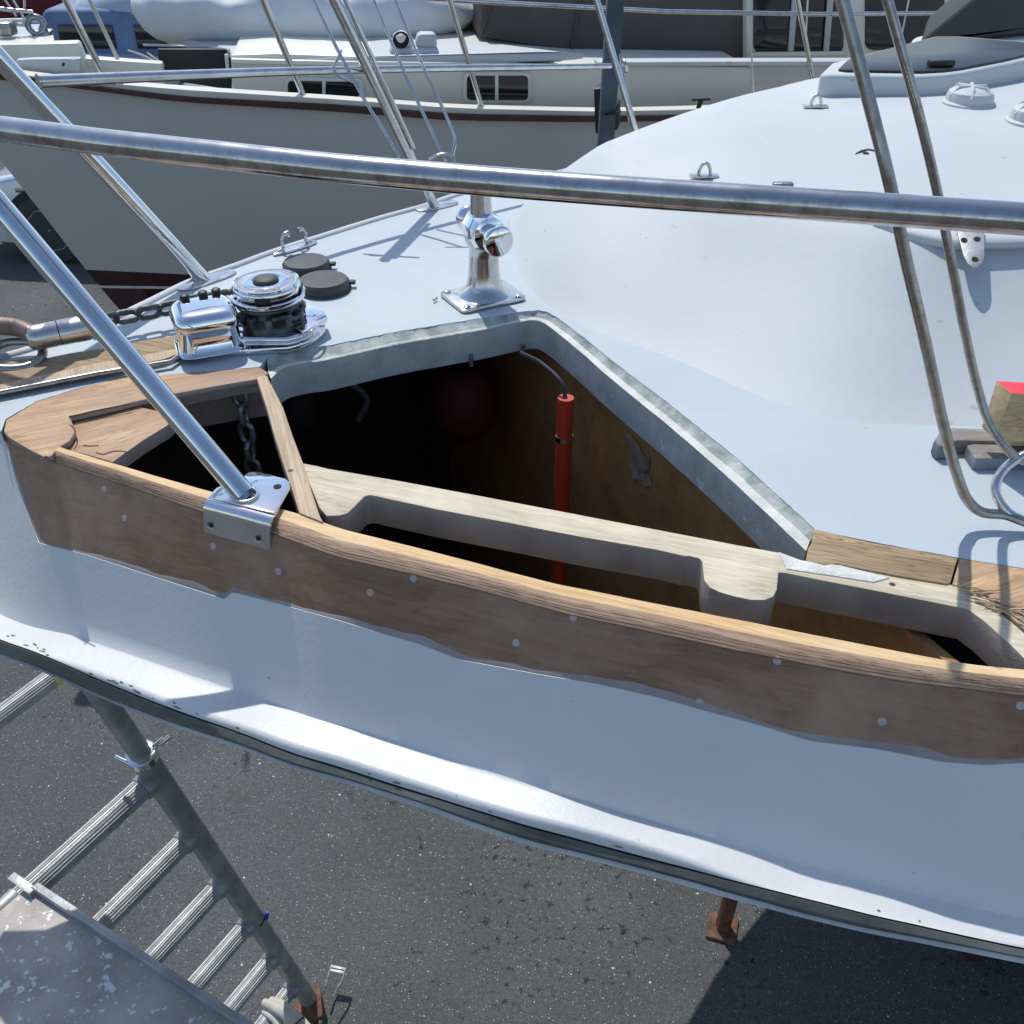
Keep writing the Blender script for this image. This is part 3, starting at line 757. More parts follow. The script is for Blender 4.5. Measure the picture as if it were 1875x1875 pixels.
def floor_z(x, y, d=1.9):
    h = bvh.ray_cast(Vector((x, y, ZD-.03)), Vector((0, 0, -1))); return h[0].z if h[0] else d
bpts = [bkf.lerp(bk1, k/24) for k in range(25)]
bpts = [p for p in bpts if bvh.ray_cast(Vector((p.x, p.y, ZD-.03)), Vector((0, 0, -1)))[0]]
def toe_y(x): return next((v.y for v in inn if v.x >= x), inn[-1].y)
bpts = [p for p in bpts if p.y > toe_y(p.x)-.045]
bpoly = [Vector((p.x, p.y, ZD-.02 if p.y > 1.02*(bk0.lerp(bk1, .62)).y else ZD-.055)) for p in bpts]+[Vector((p.x, p.y, floor_z(p.x, p.y)+.002)) for p in bpts[::-1]]
link('bulkhead', prism_d(bpoly, (.012, .006, 0)), M['bulk'], boat, 0, 'brown varnished plywood bulkhead')
patch = [PY(1158+x, 795+y, 0, 0) for x, y in ()]
# daub of old glue on the bulkhead
def on_bulk(px, py, e=.001):
    d = ray(px, py); nb = Vector((-bdir.y, bdir.x, 0))
    if nb.x > 0: nb = -nb
    s = (bk0-CAM).dot(nb)/d.dot(nb); return CAM+d*s+nb*e, nb
gp = [(1147, 793), (1160, 795), (1172, 815), (1180, 832), (1192, 838), (1190, 858), (1180, 864), (1192, 872), (1196, 888), (1184, 890), (1170, 876), (1163, 880), (1157, 868), (1152, 852), (1160, 846), (1158, 826), (1150, 812)]
fr = [on_bulk(*q, e=.0012)[0] for q in gp]; link('glue_daub', prism_d(fr, on_bulk(1160, 800)[1]*.0015), M['daub'], boat, 0)
pp = [PD(1036, 728, 1.615)]
px0 = pp[0]; bot = Vector((px0.x-.004, px0.y, floor_z(px0.x, px0.y)))
link('conduit', tube([px0, bot], .0135, 18), M['orange'], boat, 40, 'bright orange conduit pipe')
link('conduit_clamp', tube([px0+Vector((0, 0, -.072)), px0+Vector((0, 0, -.080))], .0150, 18), M['steel'], boat, 40)
link('cable', tube(catmull([px0+Vector((-.075, .06, .052)), px0+Vector((-.04, .045, .040)), px0+Vector((-.006, .01, .02)), px0+Vector((.0, .0, -.02))], 8), .0035, 8), M['rubber'], boat, 60)
for x, y in ((862, 655), (958, 637)):
    a = P(x, y, ZD-.05); link('bolt', tube([a+Vector((0, .012, .0)), a+Vector((0, .012, -.022))], .004, 8), M['galv'], boat, 30)
fb_ = PD(850, 735, 2.0)
o = link('fender', lathe([(.0, .075), (.02, .078), (.05, .06), (.068, .02), (.068, -.03), (.05, -.065), (.015, -.08), (.015, -.10), (.0, -.10)], Vector((fb_.x, fb_.y, fb_.z)), (0, 0, 1), 24), M['red'], None, 40)
tag(o, 'dark red round fender deep inside the open anchor locker', 'fender')

# added under-deck sheet, near-black, keeps the far part of the locker dark
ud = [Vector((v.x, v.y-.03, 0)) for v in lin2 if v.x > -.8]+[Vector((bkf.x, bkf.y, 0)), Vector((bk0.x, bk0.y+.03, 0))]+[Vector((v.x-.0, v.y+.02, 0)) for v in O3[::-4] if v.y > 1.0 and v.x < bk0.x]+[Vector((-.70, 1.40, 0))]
link('underdeck_shade_sheet', prism(ud, ZD-.022, ZD-.0185), M['dark'], boat, 0)
# ------------------------------------------------------------------ cabin trunk
HR = .17
base_px = [(2300, 812), (2080, 800), (1875, 786), (1720, 778), (1630, 777), (1550, 772), (1450, 750), (1340, 704), (1250, 663), (1180, 638), (1110, 613), (1050, 588), (1000, 558), (965, 520), (943, 480), (930, 440), (928, 410), (942, 388), (985, 366), (1030, 338)]
roof_px = [(2300, 425), (2080, 420), (1875, 425), (1760, 428), (1690, 426), (1610, 416), (1545, 404), (1420, 378), (1330, 358), (1270, 337), (1210, 314), (1180, 302), (1158, 291), (1142, 281), (1130, 274), (1121, 268), (1116, 264), (1114, 260), (1125, 254), (1152, 244)]
bw = [P(x, y, ZD) for x, y in base_px]; rw = [P(x, y, ZD+HR) for x, y in roof_px]
bw = [Vector((5.6, 1.9, ZD)), Vector((3.4, 1.25, ZD))]+bw; rw = [Vector((5.6, 2.3, ZD+HR)), Vector((3.4, 1.75, ZD+HR))]+rw
bw += [Vector(v) for v in ((.14, 2.45, ZD), (.36, 2.68, ZD), (.75, 2.98, ZD), (1.5, 3.36, ZD), (5.6, 3.95, ZD))]
rw += [P(1300, 188, ZD+HR), P(1400, 164, ZD+HR), P(1500, 148, ZD+HR), Vector((1.6, 3.25, ZD+HR)), Vector((5.6, 3.8, ZD+HR))]
BW = catmull(bw, 5); RW = catmull(rw, 5)
def smv(l, k, zz):
    o_ = [sum((l[max(0, min(len(l)-1, i+j))] for j in range(-k, k+1)), Vector())/(2*k+1) for i in range(len(l))]
    return [Vector((v.x, v.y, zz)) for v in o_]
BW = smv(BW, 3, ZD); RW = smv(RW, 5, ZD+HR)
def side(t, a, b):
    # gentle S: small fillet at the deck, fuller upper body
    h = t; o = t+.10*math.sin(math.pi*t)*(-1)   # plan progress lags: wall swells outward
    p = Vector((a.x, a.y, 0)).lerp(Vector((b.x, b.y, 0)), o); p.z = a.z+(b.z-a.z)*h
    return p
rws = []
fil = [(0, -.004), (.0, .0), (.06, .045), (.16, .14), (.3, .28), (.45, .43), (.6, .59), (.75, .755), (.88, .90), (.95, .965), (1.0, 1.0)]
for t, hh in fil:
    r = []
    for a, b in zip(BW, RW):
        px_ = proj(a)[0]; cv_ = float(np.interp(px_, [985, 1100, 1250], [-.10, -.03, .05])) if a.y < 2.3 else -.05
        o = t+cv_*math.sin(math.pi*t)
        p = Vector((a.x, a.y, 0)).lerp(Vector((b.x, b.y, 0)), o); p.z = a.z+(b.z-a.z)*hh
        r.append(p)
    rws.append(r)
kl = min(range(len(RW)), key=lambda i: RW[i].x)
def resU(line, n):
    dd = [0]
    for p, q in zip(line, line[1:]): dd.append(dd[-1]+(q-p).length)
    o_ = []
    for k in range(n):
        s = dd[-1]*(k/(n-1))**1.5; j = next((i for i in range(len(dd)-1) if dd[i+1] >= s), len(line)-2)
        t = (s-dd[j])/max(1e-9, dd[j+1]-dd[j]); o_.append(line[j].lerp(line[j+1], min(1, t)))
    return o_
ra = resU(RW[kl::-1], 60); rbk = resU(RW[kl:], 60)
roofrows = []
for k in range(13):
    t = k/12; w_ = [min(.035, (q-p).length*.05) for p, q in zip(ra, rbk)]
    roofrows.append([p.lerp(q, t)+Vector((0, 0, ww*math.sin(math.pi*t))) for p, q, ww in zip(ra, rbk, w_)])
roof_vf = grid(roofrows)
def fbm_bump(rows):
    for r in rows:
        for v in r: v.z += .0012*noise.noise(v*5)
link('cabin_trunk', grid(rws), M['white'], boat, 50)
link('cabin_roof', roof_vf, M['white'], boat, 60)
roof_bvh = BVHTree.FromPolygons(*roof_vf)
def RT(x, y, dz=0.0):
    h = roof_bvh.ray_cast(CAM, ray(x, y).normalized())
    return (h[0] if h[0] else P(x, y, ZD+HR))+Vector((0, 0, dz))
# moulded lip hanging from the roof edge at the near side (throws the shade below it)
j0 = min(range(len(RW)), key=lambda i: abs(proj(RW[i])[0]-1600)+(0 if proj(RW[i])[1] > 380 else 9999))
lipl = RW[:j0+1]
on = normals(lipl)
on = [Vector((0, -1, 0)) if n_.y > 0 else n_ for n_ in on]
rr_ = []
for (o_, dz) in ((-.03, .002), (.030, .004), (.043, -.001), (.046, -.008), (.040, -.014), (-.03, -.016)):
    rr_.append([v+n_*o_*min(1, (len(lipl)-1-i)/9)+Vector((0, 0, dz+.001)) for i, (v, n_) in enumerate(zip(lipl, on))])
link('roof_lip', grid(rr_), M['white'], boat, 50)
# lifting plate with three holes
_p0 = P(1776, 454, ZD+HR-.003); _pn = Vector((-.10, -.38, .92)).normalized()
def onl(x, y, e=0.0):
    r_ = ray(x, y); return CAM+r_*((_p0-CAM).dot(_pn)/r_.dot(_pn))+_pn*e
tp = [onl(x, y) for x, y in [(1750, 412), (1803, 412), (1803, 468), (1800, 480), (1790, 490), (1782, 490), (1772, 482), (1764, 466)]]
pl = link('lug_plate', bevelled(prism_d(tp, _pn*-.004), .0012, 2), M['alu'], boat, 30, 'pale metal lug plate with three holes')
for x, y in ((1765, 440), (1789, 438), (1785, 475)):
    c = onl(x, y, .0004); link('hole', lathe([(.0052, 0), (.0052, .0006)], c, _pn, 14), M['hole'], pl, 0)

# deck hatch on the roof
HZ = ZD+HR+.02
def offp(pts, d):
    c = Vector((sum(p[0] for p in pts)/len(pts), sum(p[1] for p in pts)/len(pts))); return [((Vector(p)-c)*d+c)[:] for p in pts]
hp = [(1.115*x_, 1.115*y_) for x_, y_ in [(.645, 2.215), (.66, 2.20), (.84, 2.185), (.90, 2.20), (.95, 2.225), (1.10, 2.33), (1.30, 2.49), (1.30, 2.55), (1.10, 2.66), (1.04, 2.66), (.70, 2.33)]]
link('hatch_frame', bevelled(prism([Vector(p) for p in hp], HZ-.02, HZ+.052), .010, 3, 40), M['white'], boat, 40, 'white raised hatch frame')
link('hatch_glass', bevelled(prism([Vector(p) for p in offp(hp, .86)], HZ+.04, HZ+.058), .003, 2), M['acrylic'], boat, 30, 'dark smoked hatch glass')
hc = P(1722, 120, HZ+.06); link('hatch_handle', box(hc+Vector((0, 0, .006)), (.03, .004, 0), (-.002, .012, 0), (0, 0, .007), .003), M['black'], boat, 30)
# mushroom vents
for x, y, r in ((1773, 190, .055), (1893, 224, .055)):
    c = RT(x, y, .0)
    v = link('mushroom_vent', lathe([(r*1.04, -.006), (r*1.04, .004), (r*.93, .008), (r*.92, .016), (r*.86, .026), (r*.6, .034), (r*.2, .036), (0, .036)], c, (0, 0, 1), 36), M['white'], boat, 40)
    for a in (.2, 1.25, 2.3):
        d = Vector((math.cos(a), math.sin(a), 0)); link('vent_rib', tube([c-d*r*.9+Vector((0, 0, .018)), c-d*r*.6+Vector((0, 0, .036)), c+d*r*.6+Vector((0, 0, .036)), c+d*r*.9+Vector((0, 0, .018))], .004, 8), M['white'], v, 60)
# pad eyes
for x, y in ((1493, 198), (1289, 326)):
    c = RT(x, y, .0)
    e = link('pad_eye', tube([c+Vector((math.cos(t)*.011, 0, .006+.021*math.sin(t)+(.0 if 0 < t < math.pi else 0))) for t in [math.pi*k/12 for k in range(13)]], .0032, 8), M['steel'], boat, 60)
    link('eye_plate', box(c+Vector((0, 0, .004)), (.027, 0, 0), (0, .010, 0), (0, 0, .002), .0012), M['steel'], e, 30)
c = RT(1433, 342, .004); link('broken_stub', box(c, (.018, 0, 0), (0, .008, 0), (0, 0, .004), .002), M['galv'], boat, 30)
c = RT(1585, 281, .0006); link('keyhole', lathe([(.006, 0), (.006, .001)], c, (0, 0, 1), 14), M['hole'], boat, 0)
link('keyhole_slit', prism([P(x, y, c.z).xy.to_3d() for x, y in ((1566, 282), (1576, 276), (1590, 273), (1604, 276), (1625, 280), (1604, 278), (1590, 275.5), (1577, 279))], c.z-.0005, c.z+.0012), M['hole'], boat, 0)
# after cabin coaming and spray hood behind the hatch
y_ = 3.5
cw = [PY(x, y, y_) for x, y in ((1656, 108), (1665, 98), (1720, 86), (1800, 78), (1900, 68), (2100, 60), (2100, 175), (1880, 150), (1656, 150))]
link('cabin_coaming', bevelled(prism_d(cw, (.12, .3, 0)), .01, 2), M['white'], boat, 30)
hd = [PY(x, y, y_+.02) for x, y in ((1678, 93), (1690, 72), (1740, 30), (1790, -10), (1850, -55), (1960, -90), (2200, -120), (2200, 55), (1900, 60), (1800, 72), (1730, 80))]
link('spray_hood', bevelled(prism_d(hd, (.2, .5, .0)), .02, 3), M['canvas2'], boat, 30, 'charcoal canvas spray hood')

# ------------------------------------------------------------------ pulpit of the boat
ZR = ZD+.42
rail_px = [(-135, 220), (0, 236), (100, 249), (200, 262), (400, 284), (600, 306), (800, 324), (1000, 340), (1220, 356), (1500, 375), (1875, 401), (2300, 430)]
rl = catmull([P(x, y, ZR) for x, y in rail_px]+[Vector((1.2, .70, ZR)), Vector((2.0, .62, ZR))], 6)
def pipe_path(a, b, n=2): return [a.lerp(b, k/n) for k in range(n+1)]
link('top_rail', tube(rl, .0150, 28), M['rail'], boat, 60, 'weathered stainless pulpit rail with brown staining underneath')
rs = rl[0]
foot2 = P(372, 510, ZD+.004)
top2 = PD(0, 108, 1.56); d2 = (top2-foot2); top2b = foot2+d2*1.22
bow_loop = catmull([rs, Vector((rs.x-.13, rs.y+.10, ZR)), Vector((-1.02, 1.50, ZR+.01)), Vector((top2b.x-.10, top2b.y+.02, top2b.z-.01)), top2b], 8)
link('bow_rail', tube(bow_loop, .0148, 20), M['rail'], boat, 60)
def pipe_path(a, b, n=2): return [a.lerp(b, k/n) for k in range(n+1)]
foot1 = P(447, 906, ZD+.012)
link('near_leg', tube(pipe_path(foot1, rs), .0152, 28), M['polish'], boat, 60, 'mirror polished pulpit leg welded to an angle bracket')
link('far_leg', tube(pipe_path(foot2, top2b), .0150, 20), M['polish'], boat, 60)
def footplate(c, ang, L=.075, W_=.03):
    ex = Vector((math.cos(ang), math.sin(ang), 0)); ey = Vector((-ex.y, ex.x, 0))
    pts = [c+ex*(L/2*math.copysign(abs(math.cos(t))**.7, math.cos(t)))+ey*(W_/2*math.copysign(abs(math.sin(t))**.7, math.sin(t))) for t in [2*math.pi*k/24 for k in range(24)]]
    return bevelled(prism(pts, ZD, ZD+.004), .0012, 2, 50)
link('foot_plate', footplate(P(378, 514), .85, .13, .045), M['steel'], boat, 30)
# side leg, doubled, with its foot plate
f3 = P(796, 378, ZD+.004); t3 = PD(608, -10, 1.95)
link('side_leg', tube(pipe_path(f3, t3), .0112, 16), M['steel'], boat, 60)
link('foot_plate', footplate(P(799, 378), .6, .11, .045), M['steel'], boat, 30)
t3b = PD(628, -10, 1.96); link('brace_rod', tube(pipe_path(PD(758, 272, 2.15), t3b), .0050, 10), M['steel'], boat, 60)
m0 = PD(73, 149, 1.66); m1 = PD(1118, 121, 2.42)
link('mid_rail', tube(catmull([m0, PD(330, 138, 1.82), PD(640, 128, 2.05), m1], 5), [.0105-.0042*i/15 for i in range(16)], 16), M['steel'], boat, 60)
link('rail_end', tube([m0, m0+(m0-m1).normalized()*.004], .0125, 16), M['steel'], boat, 30)
link('stanchion', tube(pipe_path(PD(1168, 252, 2.6), PD(1086, -20, 2.45)), .0085, 12), M['steel'], boat, 60)
link('stanchion_brace', tube(pipe_path(PD(1153, 225, 2.8), PD(1136, 100, 2.8)), .004, 8), M['steel'], boat, 60)
link('lashing', ring(PD(1144, 121, 2.46), (1, .2, .3), .013, .004, 16, 6), M['steel'], boat, 60)
# lifeline tails
def wire(name, pts, r=.0035, lab=None):
    link(name, tube(catmull([PD(*q) for q in pts], 6), r, 8), M['steel'], boat, 60, lab)
wire('lifeline', [(676, -20, 2.08), (740, 132, 2.06), (790, 240, 2.04), (816, 294, 2.03)])
wire('lifeline', [(716, -20, 2.10), (760, 90, 2.09), (800, 175, 2.08), (827, 236, 2.06), (833, 262, 2.05), (828, 286, 2.05)])
wire('lifeline', [(785, 292, 2.03), (800, 284, 2.03), (818, 282, 2.03), (830, 288, 2.03), (832, 300, 2.03)], .0028)
wire('lifeline', [(575, 0, 1.98), (610, 75, 1.98), (660, 170, 1.98), (702, 240, 1.98), (730, 288, 1.98)])
wire('rail_hook', [(625, 92, 1.98), (614, 118, 1.98), (611, 127, 1.98), (622, 140, 1.98), (645, 150, 1.98), (660, 158, 1.98)], .0028)
link('cap_ring', lathe([(.012, 0), (.016, .001), (.016, .006), (.012, .007)], PD(590, -2, 2.2), (0, .2, 1), 18), M['steel'], boat, 30)

# angle bracket: flat flange on the rail, curled over the outer face
bt = [P(x, y, ZD+.010) for x, y in [(385, 905), (396, 893), (436, 878), (456, 864), (470, 863), (522, 876), (530, 882), (531, 893), (507, 937), (500, 941), (380, 912)]]
ez = Vector((0, 0, -.004))
nb = Vector((-.33, -.944, 0)); tb = Vector((.944, -.33, 0)).normalized()
crest = [P(380, 912, ZD+.010), P(502, 944, ZD+.010)]
br = link('angle_bracket', bevelled(prism([p for p in bt], ZD+.0055, ZD+.0105), .0018, 2, 50), M['polish'], boat, 35, 'polished steel angle bracket on the rail')
cr = []
a0, a1 = crest
nb = Vector(((a1-a0).normalized().y, -(a1-a0).normalized().x, 0))
fo = face_hit(440, 985)
_h = fo[0]-a0; far_o = _h.dot(nb)+.005; far_z = _h.z
for k in range(7):
    t = k/6*math.radians(66); cr.append((.012*math.sin(t), -.012*(1-math.cos(t))))
s_o, s_z = cr[-1]
for k in range(1, 4): cr.append((s_o+(far_o-s_o)*k/3, s_z+(far_z-s_z)*k/3))
cr.append((far_o+(far_o-s_o)*.06, far_z+(far_z-s_z)*.06))
rowsb = []
tt_ = (a1-a0).normalized()
for i, (o_, dz) in enumerate(cr):
    sh = 0 if i < len(cr)-1 else .004
    ln = a1-a0
    rowsb.append([a0+nb*o_+Vector((0, 0, dz))+tt_*(sh if k == 0 else 0)-tt_*(sh if k == 8 else 0)+ln*(k/8) for k in range(9)])
rowsb_in = [[v-nb*.0035+Vector((0, 0, -.002)) for v in r] for i, r in enumerate(rowsb)]
fb_bvh = BVHTree.FromPolygons(*grid(rowsb))
vf = grid(rowsb); n_ = len(vf[0]); vf2 = grid(rowsb_in[::-1])
skin = merge(vf, vf2)
nc = 9; R_ = len(rowsb)
def idx(i, k): return i*nc+k
def idy(i, k): return n_+(R_-1-i)*nc+k
for i in range(R_-1):
    skin[1].append((idx(i, 0), idx(i+1, 0), idy(i+1, 0), idy(i, 0))); skin[1].append((idx(i+1, 8), idx(i, 8), idy(i, 8), idy(i+1, 8)))
for k in range(8):
    skin[1].append((idx(R_-1, k), idx(R_-1, k+1), idy(R_-1, k+1), idy(R_-1, k)))
fl = link('side_flange', skin, M['polish'], br, 50)
def lies(px, py):
    h = fb_bvh.ray_cast(CAM, ray(px, py).normalized()); return (h[0], h[1] if h[1].dot(ray(px, py)) < 0 else -h[1]) if h[0] else (a0, nb)
for px, py in ((386, 962), (473, 986)):
    c, nn_ = lies(px, py); link('countersink', lathe([(.0055, -.001), (.0064, .0004), (.0060, .0008), (.0035, .0001)], c, nn_, 20), M['dullsteel'], br, 0)
    link('countersink_hole', lathe([(.003, .0003), (.003, .0009)], c, nn_, 14), M['hole'], br, 0)
c = P(508, 891, ZD+.0106); link('bolt_hole', lathe([(.0052, 0), (.0052, .0006)], c, (0, 0, 1), 18), M['hole'], br, 0)
link('weld', ring(foot1+Vector((0, 0, .0)), (0, 0, 1), .0158, .0028, 30, 8, 1.1, (foot1-rs)), M['steel'], br, 60)

# ------------------------------------------------------------------ mooring bollard
bq = [P(803, 541, ZD), P(848, 577, ZD), P(966, 551, ZD), P(921, 517, ZD)]
bc = sum(bq, Vector())/4
def roundpoly(q, r=.12, n=5):
    o = []
    N_ = len(q)
    for i in range(N_):
        a, b, c = q[i-1], q[i], q[(i+1) % N_]
        p0 = b.lerp(a, r); p1 = b.lerp(c, r)
        for k in range(n+1):
            t = k/n; o.append(p0*(1-t)**2+b*2*t*(1-t)+p1*t*t)
    return o
bol = link('bollard', bevelled(prism(roundpoly(bq), ZD+.001, ZD+.008), .002, 2, 50), M['steel'], boat, 35, 'stainless mooring bollard with a round crossbar')
pc = Vector((bc.x+.002, bc.y+.004, ZD))
link('pedestal', lathe([(.050, .007), (.044, .012), (.036, .020), (.031, .032), (.0285, .05), (.0270, .08), (.0265, .095), (.029, .101), (.033, .108), (.0345, .118)], pc, (0, 0, 1), 40), M['steel'], bol, 60)
ca = Vector((.42, -.905, 0)); hz = ZD+.128; cc = Vector((pc.x+.0, pc.y, hz))
link('crossbar_hub', lathe([(.016, -.036), (.030, -.030), (.034, -.020), (.0345, .0), (.034, .020), (.030, .030), (.016, .036)], cc, ca, 12), M['chrome'], bol, 25)
link('crossbar', lathe([(.0, -.072), (.020, -.072), (.0245, -.069), (.0255, -.062), (.022, -.057), (.0165, -.050), (.0155, -.03), (.0155, .03), (.0165, .046), (.022, .053), (.027, .058), (.0275, .066), (.0265, .071), (.0235, .073), (.0, .0735)], cc, ca, 44), M['chrome'], bol, 45)
link('top_post', lathe([(.0195, .03), (.0185, .05), (.0180, .088), (.020, .090), (.0205, .100), (.017, .104), (.0, .105)], cc-Vector((.003, 0, .0)), (0, 0, 1), 36), M['steel'], bol, 45)
for q in bq:
    c = bc.lerp(q, .80); c.z = ZD+.0085; link('bolt_head', lathe([(.0065, 0), (.0062, .002), (.003, .0035), (0, .0036)], c, (0, 0, 1), 18), M['polish'], bol, 45)
cp = P(800, 545, ZD+.006); link('split_pin', tube([cp, cp+Vector((-.004, -.006, -.003)), cp+Vector((-.006, -.010, .0))], .002, 6), M['steel'], bol, 40)

# ------------------------------------------------------------------ windlass
WA = math.radians(24); wx = Vector((math.cos(WA), math.sin(WA), 0)); wy = Vector((-wx.y, wx.x, 0))
wc = P(504, 612, ZD)
def wl(x, y, z=0): return wc+wx*x+wy*y+Vector((0, 0, z))
def stad(xa, xb, ra, rb, n=14):
    pts = []
    for k in range(n+1):
        t = math.pi/2+math.pi*k/n; pts.append(wl(xa+ra*math.cos(t), ra*math.sin(t)))
    for k in range(n+1):
        t = -math.pi/2+math.pi*k/n; pts.append(wl(xb+rb*math.cos(t), rb*math.sin(t)))
    return pts
wd = link('windlass', bevelled(prism(stad(-.095, .004, .055, .083), ZD+.0005, ZD+.014), .003, 2, 50), M['chrome'], boat, 35, 'chrome anchor windlass with vertical capstan')
link('base_tier', bevelled(prism(stad(-.06, .006, .040, .070), ZD+.013, ZD+.026), .006, 3, 50), M['chrome'], wd, 35)
tl = Vector((-.03, .0, 1)).normalized()
g0 = wl(0, 0, .026)
gy = [(.052, 0), (.053, .012), (.047, .016), (.040, .024), (.040, .034), (.048, .041), (.056, .045), (.056, .050), (.045, .052)]
link('chain_gypsy', lathe(gy, g0, tl, 44), M['gypsy'], wd, 35, 'dark worn chain gypsy')
teeth = []
for k in range(10):
    a = 2*math.pi*k/10; d = wx*math.cos(a)+wy*math.sin(a); t_ = wx*-math.sin(a)+wy*math.cos(a)
    teeth.append(box(g0+d*.048+Vector((0, 0, .021)), d*.008, t_*.006, Vector((0, 0, .011)), .002))
link('gypsy_teeth', bmjoin(*teeth), M['gypsy'], wd, 35)
d0 = g0+tl*.052
link('clutch_disc', lathe([(.040, 0), (.066, .002), (.068, .005), (.068, .011), (.065, .013), (.05, .013)], d0, tl, 56), M['chrome'], wd, 40)
link('clutch_neck', lathe([(.052, .012), (.051, .026)], d0, tl, 40), M['black'], wd, 40)
d1 = d0+tl*.018
link('cap_skirt', lathe([(.055, 0), (.0615, .001), (.0625, .004), (.0625, .013), (.060, .016)], d1, tl, 56), M['chrome'], wd, 40)
sl_ = []
for k in range(4):
    a = 2*math.pi*k/4-.35; d = wx*math.cos(a)+wy*math.sin(a); t_ = wx*-math.sin(a)+wy*math.cos(a)
    sl_.append(box(d1+d*.0605+Vector((0, 0, .003)), d*.003, t_*.014, Vector((0, 0, .006)), .001))
link('handle_slot', bmjoin(*sl_), M['black'], wd, 35)
link('cap_top', lathe([(.0605, .014), (.0600, .019), (.057, .0205), (.054, .0200), (.052, .0185), (.044, .0185), (.042, .0200), (.040, .0205), (.026, .0205), (.023, .0195)], d1, tl, 56), M['chrome'], wd, 25)
link('cap_groove', lathe([(.0525, .0180), (.0520, .0192), (.0440, .0192), (.0435, .0180)], d1, tl, 56), M['dullsteel'], wd, 25)
link('cap_button', lathe([(.0235, .018), (.0235, .0225), (.021, .0255), (.012, .0275), (0, .028)], d1, tl, 36), M['rubber'], wd, 45)
# stripper lever and its chain guide
link('chain_stripper', bevelled(prism_d([wl(.035, -.075, .028), wl(.085, -.040, .028), (wl(.090, .0, .028)), (wl(.07, .03, .03)), wl(.052, -.01, .030), wl(.025, -.052, .030)], (0, 0, .008)), .003, 2), M['chrome'], wd, 35)
link('release_wire', tube(catmull([wl(.03, -.078, .03), wl(.05, -.075, .036), wl(.068, -.058, .04), wl(.05, -.066, .033), wl(.035, -.074, .028)], 6, ), .002, 8), M['polish'], wd, 60)
# motor cover
mc = wl(-.112, -.012)
def cover_rows():
    rows = []
    prof = [(0, 1.13), (.004, 1.10), (.008, 1.0), (.045, .985), (.048, 1.03), (.0495, 1.05), (.058, 1.05), (.068, 1.02), (.076, .94), (.081, .80), (.083, .55), (.0835, .2)]
    for z, s in prof:
        r = []
        for k in range(40):
            t = 2*math.pi*k/40; cx, sy_ = math.cos(t), math.sin(t)
            x = .050*s*math.copysign(abs(cx)**.45, cx); y = .047*s*math.copysign(abs(sy_)**.45, sy_)
            r.append(mc+wx*x+wy*y+Vector((0, 0, z+.012)))
        rows.append(r)
    return rows
v_, f_ = grid(cover_rows(), True); f_.append(tuple(range(len(v_)-40, len(v_))))
link('motor_cover', (v_, f_), M['chrome'], wd, 50, 'chrome box shaped motor cover')
for dx, dy in ((-.022, .045), (.008, .048), (.030, .050)):
    link('terminal', lathe([(.0065, .0), (.0075, .002), (.0075, .010), (.005, .012), (0, .0125)], mc+wx*dx+wy*(dy-.012)+Vector((0, 0, .092)), (0, 0, 1), 16), M['black'], wd, 40)

# ------------------------------------------------------------------ chain, swivel, shackle
def chain(path, L=.040, R=.0125, r=.0040, twist0=0.0, droop=0, seg=24):
    d = [0]
    for a, b in zip(path, path[1:]): d.append(d[-1]+(b-a).length)
    pitch = L-2.1*r; n = int(d[-1]/pitch); parts = []
    for k in range(n):
        s = (k+.5)*pitch
        j = next(i for i in range(len(d)-1) if d[i+1] >= s); t = (s-d[j])/(d[j+1]-d[j])
        c = path[j].lerp(path[j+1], t); ax_ = (path[j+1]-path[j]).normalized()
        up = Vector((0, 0, 1)); 
        if abs(ax_.z) > .9: up = Vector((0, 1, 0))
        up = (up-ax_*up.dot(ax_)).normalized(); sd = ax_.cross(up)
        a = twist0+(math.pi/2 if k % 2 else 0)+random.uniform(-.12, .12)
        nrm_ = up*math.cos(a)+sd*math.sin(a); lat = ax_.cross(nrm_)
        half = L/2-R; V = []
        for q in range(seg):
            tt = 2*math.pi*q/seg
            V.append(c+ax_*(math.cos(tt)*(R-r)+math.copysign(half, math.cos(tt)))+lat*math.sin(tt)*(R-r))
        # closed tube
        vv = []; F = []; rs_ = 8
        for q in range(seg):
            p = V[q]; tg = (V[(q+1) % seg]-V[q-1]).normalized(); e1 = nrm_; e2 = tg.cross(e1)
            for m_ in range(rs_):
                aa = 2*math.pi*m_/rs_; vv.append(p+e1*math.cos(aa)*r+e2*math.sin(aa)*r)
        for q in range(seg):
            for m_ in range(rs_):
                F.append((q*rs_+m_, q*rs_+(m_+1) % rs_, ((q+1) % seg)*rs_+(m_+1) % rs_, ((q+1) % seg)*rs_+m_))
        parts.append((vv, F))
    return merge(*parts)
def CP_(x, y, z): return P(x, y, ZD+z)
sw_e = CP_(150, 603, .045)
cpath = catmull([sw_e, CP_(215, 583, .035), CP_(262, 574, .034), CP_(320, 562, .036), CP_(380, 548, .044), CP_(420, 545, .050), wl(-.035, .035, .055)], 8)
ch = link('anchor_chain', chain(cpath, .048, .0168, .0054, .35), M['chain'], None, 60)
tag(ch, 'dark galvanised anchor chain running from the swivel to the windlass', 'chain')
wrap = [wl(.046*math.cos(a), .046*math.sin(a), .056) for a in [math.radians(140-12*k) for k in range(22)]]
ch2 = link('gypsy_chain', chain(wrap, .038, .0135, .0050, .5), M['gypsy'], wd, 60)
hp_ = [P(432, 742, ZD-.04)+Vector((0, .03, .02)), P(432, 742, ZD-.04)+Vector((0, .03, -.30))]
ch3 = link('locker_chain', chain(hp_, .046, .016, .0050, .2), M['galv'], None, 60)
tag(ch3, 'rusty chain hanging down into the locker beneath the windlass', 'chain')
